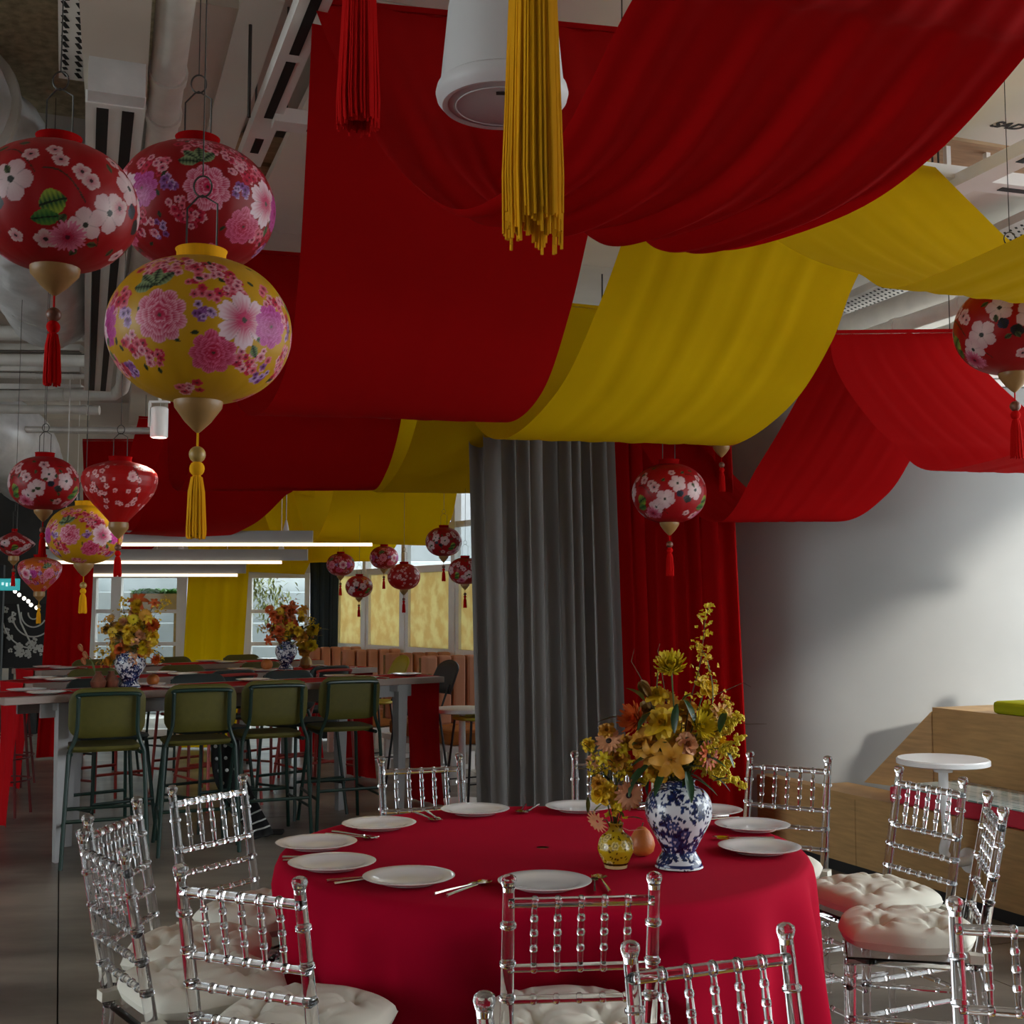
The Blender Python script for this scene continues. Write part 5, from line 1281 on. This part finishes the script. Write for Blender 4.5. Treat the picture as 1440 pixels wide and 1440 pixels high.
# ================================================================== bar tables, runners and stools
def bar_table(label, FLp, FRp, wid, idx):
    a = onz(*FLp, 1.0); b = onz(*FRp, 1.0); d = (b-a); L = d.length; d.normalize(); ang = math.atan2(d.y, d.x); back = Vector((-d.y, d.x, 0))
    c = (a+b)/2+back*wid/2; c.z = 0
    o = thing('bar_table', label, 'table', c, ang, 'bar tables')
    obj('table_top', MB().box((0, 0, .975), (L, wid, .045)), 'table_edge', o, False, bevel=.004)
    obj('apron', MB().box((0, -wid/2+.10, .905), (L-.5, .025, .09)).box((0, wid/2-.10, .905), (L-.5, .025, .09)), 'grey_leg', o, False)
    for sx in (-1, 1):
        for sy in (-1, 1):
            x, y = sx*(L/2-(.37 if sy < 0 else .60)), sy*(wid/2-.07)
            t0, t1 = (.065, .05) if sx < 0 else (.085, .05)
            vs = [(x-t1/2, y-t1/2, 0), (x+t1/2, y-t1/2, 0), (x+t1/2, y+t1/2, 0), (x-t1/2, y+t1/2, 0), (x-t0/2, y-t0/2, .952), (x+t0/2, y-t0/2, .952), (x+t0/2, y+t0/2, .952), (x-t0/2, y+t0/2, .952)]
            obj('leg', MB().add(vs, [(0, 3, 2, 1), (4, 5, 6, 7), (0, 1, 5, 4), (1, 2, 6, 5), (2, 3, 7, 6), (3, 0, 4, 7)]), 'grey_leg', o, False)
        obj('leg_bracket', MB().beam((sx*(L/2-.37), -wid/2+.05, .925), (sx*(L/2-.60), wid/2-.05, .925), .12, .045), 'grey_leg', o, False)
    return c, ang, L, wid, d, back
def runner(label, c, ang, L, wid, foot):
    o = thing('table_runner', label, 'table runner', c, ang, 'red table runners'); w = .44
    rows = []
    for i in range(41):
        x = -L/2-.012+(L+.024)*i/40; rows.append([Vector((x, w*(k/8-.5), .9985+.001*math.sin(x*9+k))) for k in range(9)])
    obj('top_cloth', MB().grid([r[::-1] for r in rows]), 'runner_fabric', o)
    for s in (-1, 1):
        rows = []; tw = .12 if s < 0 else .05
        for i in range(31):
            t = i/30; z = .998-.985*t; ww = w*(1-.42*math.sin(PI*min(1, .12+t*.6))**.8*(1 if s < 0 else .12)); row = []
            for k in range(13):
                u = k/12-.5; an = tw*math.sin(t*2.2)
                x = s*(L/2+.014+.012*math.sin(u*14+t*2)*(t**.5)+.05*t*t) + math.sin(an)*u*ww; y = math.cos(an)*u*ww
                row.append(Vector((x, y, z)))
            rows.append(row)
        obj('hanging_end', MB().grid(rows), 'runner_fabric', o)
T1 = bar_table('bar table with red runner nearest the clear chairs', (6, 981), (625, 951), .58, 0)
T2 = bar_table('bar table with red runner, middle of the three rows', (46, 961), (531, 938), .58, 1)
T3 = bar_table('bar table with red runner nearest the far windows', (58, 943), (456, 928), .58, 2)
for T, lab in ((T1, 'nearest the clear chairs'), (T2, 'middle of the three rows'), (T3, 'nearest the far windows')): runner('red cloth runner hanging off both ends of the bar table '+lab, T[0], T[1], T[2], T[3], 0)
def make_stool(shell, frame):
    t = thing('bar_stool', 'x', 'stool', (0, 0, 0), 0, 'bar stools')
    # rounded-rectangle padded back, slightly curved
    def rrect(w, h, r, n=5):
        out = []
        for cx, cy, a0 in ((w/2-r, h/2-r, 0), (-w/2+r, h/2-r, PI/2), (-w/2+r, -h/2+r, PI), (w/2-r, -h/2+r, 1.5*PI)):
            for k in range(n+1): out.append((cx+r*math.cos(a0+k*PI/2/n), cy+r*math.sin(a0+k*PI/2/n)))
        return out
    ol = rrect(.44, .30, .085)
    def padded(zc, yf, thick, tilt):
        mb = MB(); rings = []
        for (sc, dep) in ((.0, thick*.5), (.5, thick*.5), (.93, thick*.46), (1.0, thick*.2), (1.0, -thick*.2), (.93, -thick*.46), (.5, -thick*.5), (.0, -thick*.5)):
            rings.append([Vector((x*max(sc, .002), yf+dep+.22*(x*max(sc, .002))**2*1.0-(z*sc)*tilt, zc+z*max(sc, .002))) for x, z in ol])
        mb.grid([[rings[j][i] for j in range(len(rings))] for i in range(len(ol))], closed_u=True); return mb
    obj('backrest', padded(.895, -.215, .042, .16), shell, t)
    P = rrect(.42, .40, .09); mb = MB(); rings = []
    for sc, z in ((.002, .655), (.6, .655), (.94, .660), (1, .676), (.96, .692), (.6, .688), (.002, .686)): rings.append([Vector((x*sc, y*sc+.01, z)) for x, y in P])
    mb.grid([[rings[j][i] for j in range(len(rings))] for i in range(len(P))], closed_u=True); obj('seat', mb, shell, t)
    r = .0125
    hoop = [(-.215, -.235, .66), (-.175, -.243, .78), (-.170, -.262, .93), (-.168, -.270, .985), (-.150, -.276, 1.008), (.150, -.276, 1.008), (.168, -.270, .985), (.170, -.262, .93), (.175, -.243, .78), (.215, -.235, .66)]
    obj('back_hoop', MB().tube(catmull(hoop, 60), r, 8), frame, t)
    for sx in (-1, 1):
        obj('leg', MB().tube([(sx*.215, -.235, .66), (sx*.245, -.275, 0)], r, 8), frame, t)
        obj('leg', MB().tube([(sx*.175, .17, .655), (sx*.225, .25, 0)], r, 8), frame, t)
        obj('side_rail', MB().tube([(sx*.20, -.20, .652), (sx*.175, .17, .652)], r, 8), frame, t)
        obj('foot_rail', MB().tube([(sx*.2355, -.262, .21), (sx*.212, .232, .23)], r*.8, 8), frame, t)
    obj('foot_rail', MB().tube([(-.208, .224, .27), (.208, .224, .27)], r*.9, 8), frame, t)
    obj('foot_rail', MB().tube([(-.232, -.257, .27), (.232, -.257, .27)], r*.9, 8), frame, t)
    return t
stool_p = {}
def put_stool(kind, p, yaw, label):
    if kind not in stool_p: o = stool_p[kind] = make_stool(*kind)
    else: o = copy_tree(stool_p[kind])
    o.location = (p.x, p.y, 0); o.rotation_euler = (0, 0, yaw); o['label'] = label
OG = ('olive_shell', 'green_metal')
fy = R(24)
f_ = Vector((-math.sin(fy), math.cos(fy), 0))
nearpx = [(158, 7.28), (290, 7.62), (391, 8.03), (495, 8.48)]
for k, (px, Y) in enumerate(nearpx):
    p = gx(px, Y)+f_*.26
    put_stool(OG, p, fy+R([0, -2, 1, 2][k]), ['olive bar stool with green legs below the big bouquet, end of the row', 'olive bar stool with green legs, second along from the big bouquet', 'olive bar stool with green legs, third along from the big bouquet', 'olive bar stool with green legs nearest the grey table leg'][k])
def row(T, side, ts, kind, labs, gap):
    c, ang, L, wid, d, back = T
    for t, lab in zip(ts, labs):
        p = c+d*t+back*side*(wid/2+gap); put_stool(kind, p, ang+(0 if side < 0 else PI), lab)
DG = ('dark_shell', 'green_metal'); DR = ('dark_shell', 'red_metal'); OR_ = ('olive_shell', 'red_metal')
row(T1, 1, (-.75, .0, .75), DG, ['dark green bar stool facing across the near bar table, by the orange', 'dark green bar stool facing across the near bar table, mid row', 'dark green bar stool facing across the near bar table, by the booths'], -.02)
row(T2, -1, (-.1, .85), DR, ['dark bar stool with red legs between the near and middle bar tables', 'dark bar stool with red legs between the tables by the booths'], .02)
row(T2, 1, (-.7, .1, .9), OR_, ['olive bar stool with red legs beyond the middle bar table, by the bouquet', 'olive bar stool with red legs beyond the middle bar table, mid row', 'olive bar stool with red legs beyond the middle bar table, by the booths'], -.02)
row(T3, 1, (-.6, .2, 1.0), ('olive_shell', 'green_metal'), ['olive bar stool under the hanging yellow panel beyond the far bar table', 'olive bar stool beyond the far bar table, mid row', 'olive bar stool beyond the far bar table, by the slate curtain'], -.02)
# round-seat stools past the table end
def round_stool(label, p, h, m_):
    o = thing('round_stool', label, 'stool', (p.x, p.y, 0), 0, 'round stools')
    obj('seat', MB().lathe([(.165, h-.03), (.178, h-.022), (.178, h-.006), (.16, h)], 32), m_, o)
    for k in range(4):
        a = PI/4+k*PI/2; obj('leg', MB().tube([(.13*math.cos(a), .13*math.sin(a), h-.03), (.205*math.cos(a), .205*math.sin(a), 0)], .011, 8), 'maroon_metal', o)
    for z in (.26, .42):
        r_ = .205-.075*z/h; obj('foot_ring', MB().tube([(r_*1.03*math.cos(a), r_*1.03*math.sin(a), z) for a in [k*2*PI/32 for k in range(32)]], .007, 6, closed=True), 'maroon_metal', o)
round_stool('round maroon-legged stool beyond the end of the near bar table', onz(5, 1108, 0)+Vector((0, .15, 0)), .66, 'charcoal_shell')
round_stool('round olive-seated maroon stool beside the end of the near bar table', onz(6, 1150, 0)+Vector((-.05, .10, 0)), .80, 'olive_shell')
# chairs by the booths
def shell_chair(label, p, yaw, m_, h=.46):
    o = thing('shell_chair', label, 'chair', (p.x, p.y, 0), yaw, 'shell chairs by the booths')
    mb = MB(); P = []
    for i in range(13):
        a = -1+2*i/12; P.append([Vector((.21*math.sin(a*1.2)*(1-.15*k/5), -.19-.05*math.cos(a*1.2)-.02*k, h+.14+.055*k*(1-.25*a*a))) for k in range(6)])
    s = mb.grid(P); bo = obj('backrest', s, m_, o); md = bo.modifiers.new('thick', 'SOLIDIFY'); md.thickness = .016
    obj('seat', MB().lathe([(.19, h-.02), (.205, h-.01), (.205, h+.006), (.15, h+.012)], 32), m_, o)
    for sx in (-1, 1):
        obj('leg', MB().tube([(sx*.14, .13, h-.02), (sx*.20, .19, 0)], .010, 8), 'black_metal', o); obj('leg', MB().tube([(sx*.14, -.13, h-.02), (sx*.20, -.20, 0)], .010, 8), 'black_metal', o)
        obj('back_stay', MB().tube([(sx*.13, -.14, h-.01), (sx*.14, -.225, h+.22)], .009, 8), 'black_metal', o)
        obj('foot_rail', MB().tube([(sx*.18, .168, .16), (sx*.18, -.176, .16)], .006, 6), 'black_metal', o)
shell_chair('charcoal shell chair between the bar table and the booths', gx(588, 10.2), R(125), 'charcoal_shell', .66)
shell_chair('yellow shell chair half hidden by the grey curtain', gx(672, 9.7), R(120), 'yellow_shell', .66)
shell_chair('yellow shell chair by the booths beyond the middle bar table', gx(524, 11.3), R(120), 'yellow_shell', .66)
# ------------------------------------------------------------------ settings on the bar tables
def bar_plates(T, items, lab):
    c, ang, L, wid, d, back = T
    for k, (t, s) in enumerate(items):
        lb = '%s, %s from the booth end%s' % (lab, ['first', 'second', 'third', 'fourth'][3-k//2], ' on the clear-chair side' if s < 0 else ' on the window side') if s else lab+', alone at the booth end'
        p = c+d*t+back*s*.155
        tag(link('bar_plate', small_pm, None, (p.x, p.y, .9995 if abs(s*.155) < .17 else .998)), 'white plate on the '+lb, 'plate', 'plates on the '+lab)
        q = p+d*.17
        tag(link('spoon', spn, None, (q.x, q.y, 1.0005), (0, 0, ang+(0 if s < 0 else PI))), 'steel spoon on the '+lb, 'spoon', 'spoons on the '+lab)
bar_plates(T1, [(t, s) for t in (-1.35, -.55, .25, .98) for s in (-1, 1)]+[(1.5, 0)], 'near bar table')
bar_plates(T2, [(t, s) for t in (-1.3, -.3, .45, 1.2) for s in (-1, 1)], 'middle bar table')
bar_plates(T3, [(t, s) for t in (-1.2, -.4, .4, 1.1) for s in (-1, 1)], 'far bar table')
def far_vase(p, sc, label):
    tag(link('porcelain_vase', BV, None, (p.x, p.y, 1.0), (0, 0, 1.1)), label, 'vase').scale = (sc,)*3
def bouquet(label, base, zt, blobs, seed, sprays):
    rr = random.Random(seed); o = thing('flower_arrangement', label, 'bouquet', (base.x, base.y, zt))
    for (px, py, r, kd, m_, e) in blobs:
        c = at(px, py, base.y+rr.uniform(-.08, .05))-o.location
        bloom(o, c, (c.x*2, -.8, c.z*1.2+.05), r, kd, m_, e, rr)
        obj('stem', MB().tube([(0, 0, -.05), c*.5, c], .003, 5), 'stem_green', o)
    for k, (q, m_) in enumerate(sprays):
        spray(o, [(0, 0, 0)]+[at(x, y, base.y+rr.uniform(-.06, .06))-o.location for x, y in q], m_, 60, .010, .045, seed+k)
    mb = MB()
    for k in range(40):
        leaf_pts(mb, (rr.gauss(0, .05), rr.gauss(0, .05), rr.uniform(0, .14)), (rr.gauss(0, 1), rr.gauss(0, 1)-.3, rr.uniform(-.2, 1)), (0, 0, 1), rr.uniform(.06, .12), .03, 4)
    obj('foliage', mb, 'leaf_olive', o)['kind'] = 'stuff'
    return o
B1 = onz(182, 967.5, 1.0); far_vase(B1, 1.0, 'blue and white vase on the near bar table below the big bouquet'); 
fl1 = []
rb = random.Random(11)
for k in range(105):
    x = rb.gauss(186, 20); y = 892+rb.gauss(0, 24)+abs(x-188)*.25
    if y > 936 or y < 846 or abs(x-186) > 38: continue
    fl1.append((x, y, rb.uniform(.026, .042), rb.choice(['mum', 'rose', 'daisy', 'lily']), rb.choice(['petal_yellow', 'petal_amber', 'petal_amber', 'petal_orange', 'petal_peach', 'petal_yellow', 'petal_lemon', 'petal_yellow', 'leaf_dry']), None))
fl1 += [(194, 846, .06, 'lily', 'petal_orange', None), (202, 882, .06, 'mum', 'petal_yellow', None), (214, 880, .055, 'mum', 'petal_orange', None)]
bouquet('big autumn-coloured bouquet on the near bar table', B1, 1.24, fl1, 50, [([(180, 880), (172, 850), (178, 842)], 'petal_yellow'), ([(200, 890), (225, 855), (238, 842)], 'petal_yellow'), ([(165, 910), (145, 920), (132, 912)], 'petal_yellow'),
    ([(205, 910), (222, 920), (218, 930)], 'petal_yellow'), ([(160, 900), (150, 885), (148, 870)], 'petal_amber'), ([(175, 915), (152, 935), (140, 930)], 'petal_amber')])
for k, (px, py) in enumerate(((138, 969.5), (156, 968.5))):
    p = onz(px, py, 1.0)
    o = thing('bud_vase', ['little brown bud vase beside the big bouquet, outer one', 'little brown bud vase beside the big bouquet, inner one'][k], 'vase', (p.x, p.y, 1.0), 0, 'bud vases')
    obj('body', MB().lathe([(.03, 0), (.045, .02), (.05, .05), (.03, .085), (.018, .10), (.022, .115)], 20), 'bead_wood', o)
    f = thing('flower_arrangement', ['pale yellow roses leaning from the outer bud vase', 'amber sprig standing in the inner bud vase'][k], 'bouquet', (p.x, p.y, 1.11))
    for (qx, qy) in (((116, 916), (122, 926), (120, 935)) if k == 0 else ((152, 935), (160, 928))):
        c = at(qx, qy, p.y)-f.location; bloom(f, c, (c.x, -.4, .5), .035, 'bud', 'petal_peach' if k == 0 else 'petal_amber'); obj('stem', MB().tube([(0, 0, -.05), c*.5+Vector((0, 0, .02)), c], .003, 5), 'stem_green', f)
o_ = onz(215, 965, 1.0)
og = thing('orange', 'orange lying on the red runner beside the big bouquet', 'fruit', (o_.x, o_.y, 1.0)); obj('peel', MB().ball((0, 0, .042), .042, 20, 14, (1, 1, .95)), 'fruit_orange', og); obj('stalk_end', MB().lathe([(.005, .081), (.003, .085)], 8), 'stem_green', og)
B2 = onz(402, 941.5, 1.0); far_vase(B2, .92, 'blue and white vase before the far window')
fl2 = []
for k in range(70):
    x = rb.gauss(404, 14); y = 878+rb.gauss(0, 17)
    if y > 902 or y < 846 or abs(x-404) > 28: continue
    fl2.append((x, y, rb.uniform(.03, .048), rb.choice(['mum', 'rose', 'daisy', 'lily']), rb.choice(['petal_yellow', 'petal_amber', 'petal_orange', 'petal_orange', 'petal_peach', 'petal_yellow']), None))
bouquet('orange and yellow bouquet before the far window', B2, 1.22, fl2, 70, [([(398, 880), (396, 855), (398, 840)], 'petal_lemon'), ([(385, 890), (375, 885), (370, 880)], 'petal_amber'), ([(410, 880), (412, 855), (413, 845)], 'petal_orange')])
p = onz(430, 940, 1.0)
o = thing('bud_vase', 'slim amber bud vase beside the orange and yellow bouquet', 'vase', (p.x, p.y, 1.0), 0, 'bud vases')
obj('body', MB().lathe([(.03, 0), (.055, .03), (.05, .07), (.02, .11), (.03, .2), (.034, .22)], 20), 'bead_gold', o)
bouquet('small yellow bunch beside the orange and yellow bouquet', p, 1.2, [(x, y, .05, 'rose', m_, None) for x, y, m_ in ((426, 905, 'petal_yellow'), (438, 908, 'petal_lemon'), (432, 895, 'petal_peach'), (440, 886, 'petal_lemon'), (428, 915, 'petal_amber'))], 90, [([(432, 890), (436, 875), (434, 868)], 'petal_lemon')])
o_ = onz(375, 943, 1.0)
og2 = thing('orange', 'orange lying before the far window vase', 'fruit', (o_.x, o_.y, 1.0)); obj('peel', MB().ball((0, 0, .05), .05, 20, 14, (1, 1, .95)), 'fruit_orange', og2); obj('stalk_end', MB().lathe([(.005, .096), (.003, .101)], 8), 'stem_green', og2)
# black studded cloth trailing below the second and third stools
q0 = [at(296, 1040, 8.6), at(300, 1085, 8.55), at(316, 1130, 8.4), at(340, 1160, 8.25), at(352, 1180, 8.1)]
q1 = [at(336, 1040, 8.5), at(340, 1080, 8.5), at(352, 1110, 8.4), at(372, 1145, 8.25), at(384, 1172, 8.1)]
cl = thing('black_cloth', 'black cloth with rows of white dots trailing below the olive stools', 'cloth', q0[0])
A_ = catmull(q0, 40); B_ = catmull(q1, 40)
rows = [[(a.lerp(b, k/10)+Vector((0, -.02*math.sin(k*.9+i*.2), 0)))-q0[0] for k in range(11)] for i, (a, b) in enumerate(zip(A_, B_))]
for r_ in rows:
    for p_ in r_:
        if p_.z+q0[0].z < .012: p_.z = .012-q0[0].z
fb = obj('fabric', MB().grid(rows), 'black_cloth', cl); md = fb.modifiers.new('thick', 'SOLIDIFY'); md.thickness = .012
for i in range(2, 26, 4):
    for k in (2, 5, 8):
        obj('white_dot', MB().ball(rows[i][k]+Vector((0, -.016, 0)), .013, 8, 6, (1, .5, 1)), 'chalk_white', cl)
for i in range(24, 40, 4):
    obj('white_stripe', MB().tube([rows[i][k]+Vector((0, -.014, .004)) for k in range(0, 11, 2)], .006, 5), 'chalk_white', cl)
tag(obj('shoe_sole', MB().box((0, 0, .015), (.14, .08, .03)), 'black_rubber', None, False, loc=onz(380, 1173, 0)+Vector((.02, 0, 0)), bevel=.01), 'flat dark pad lying on the floor beside the black cloth', 'pad')
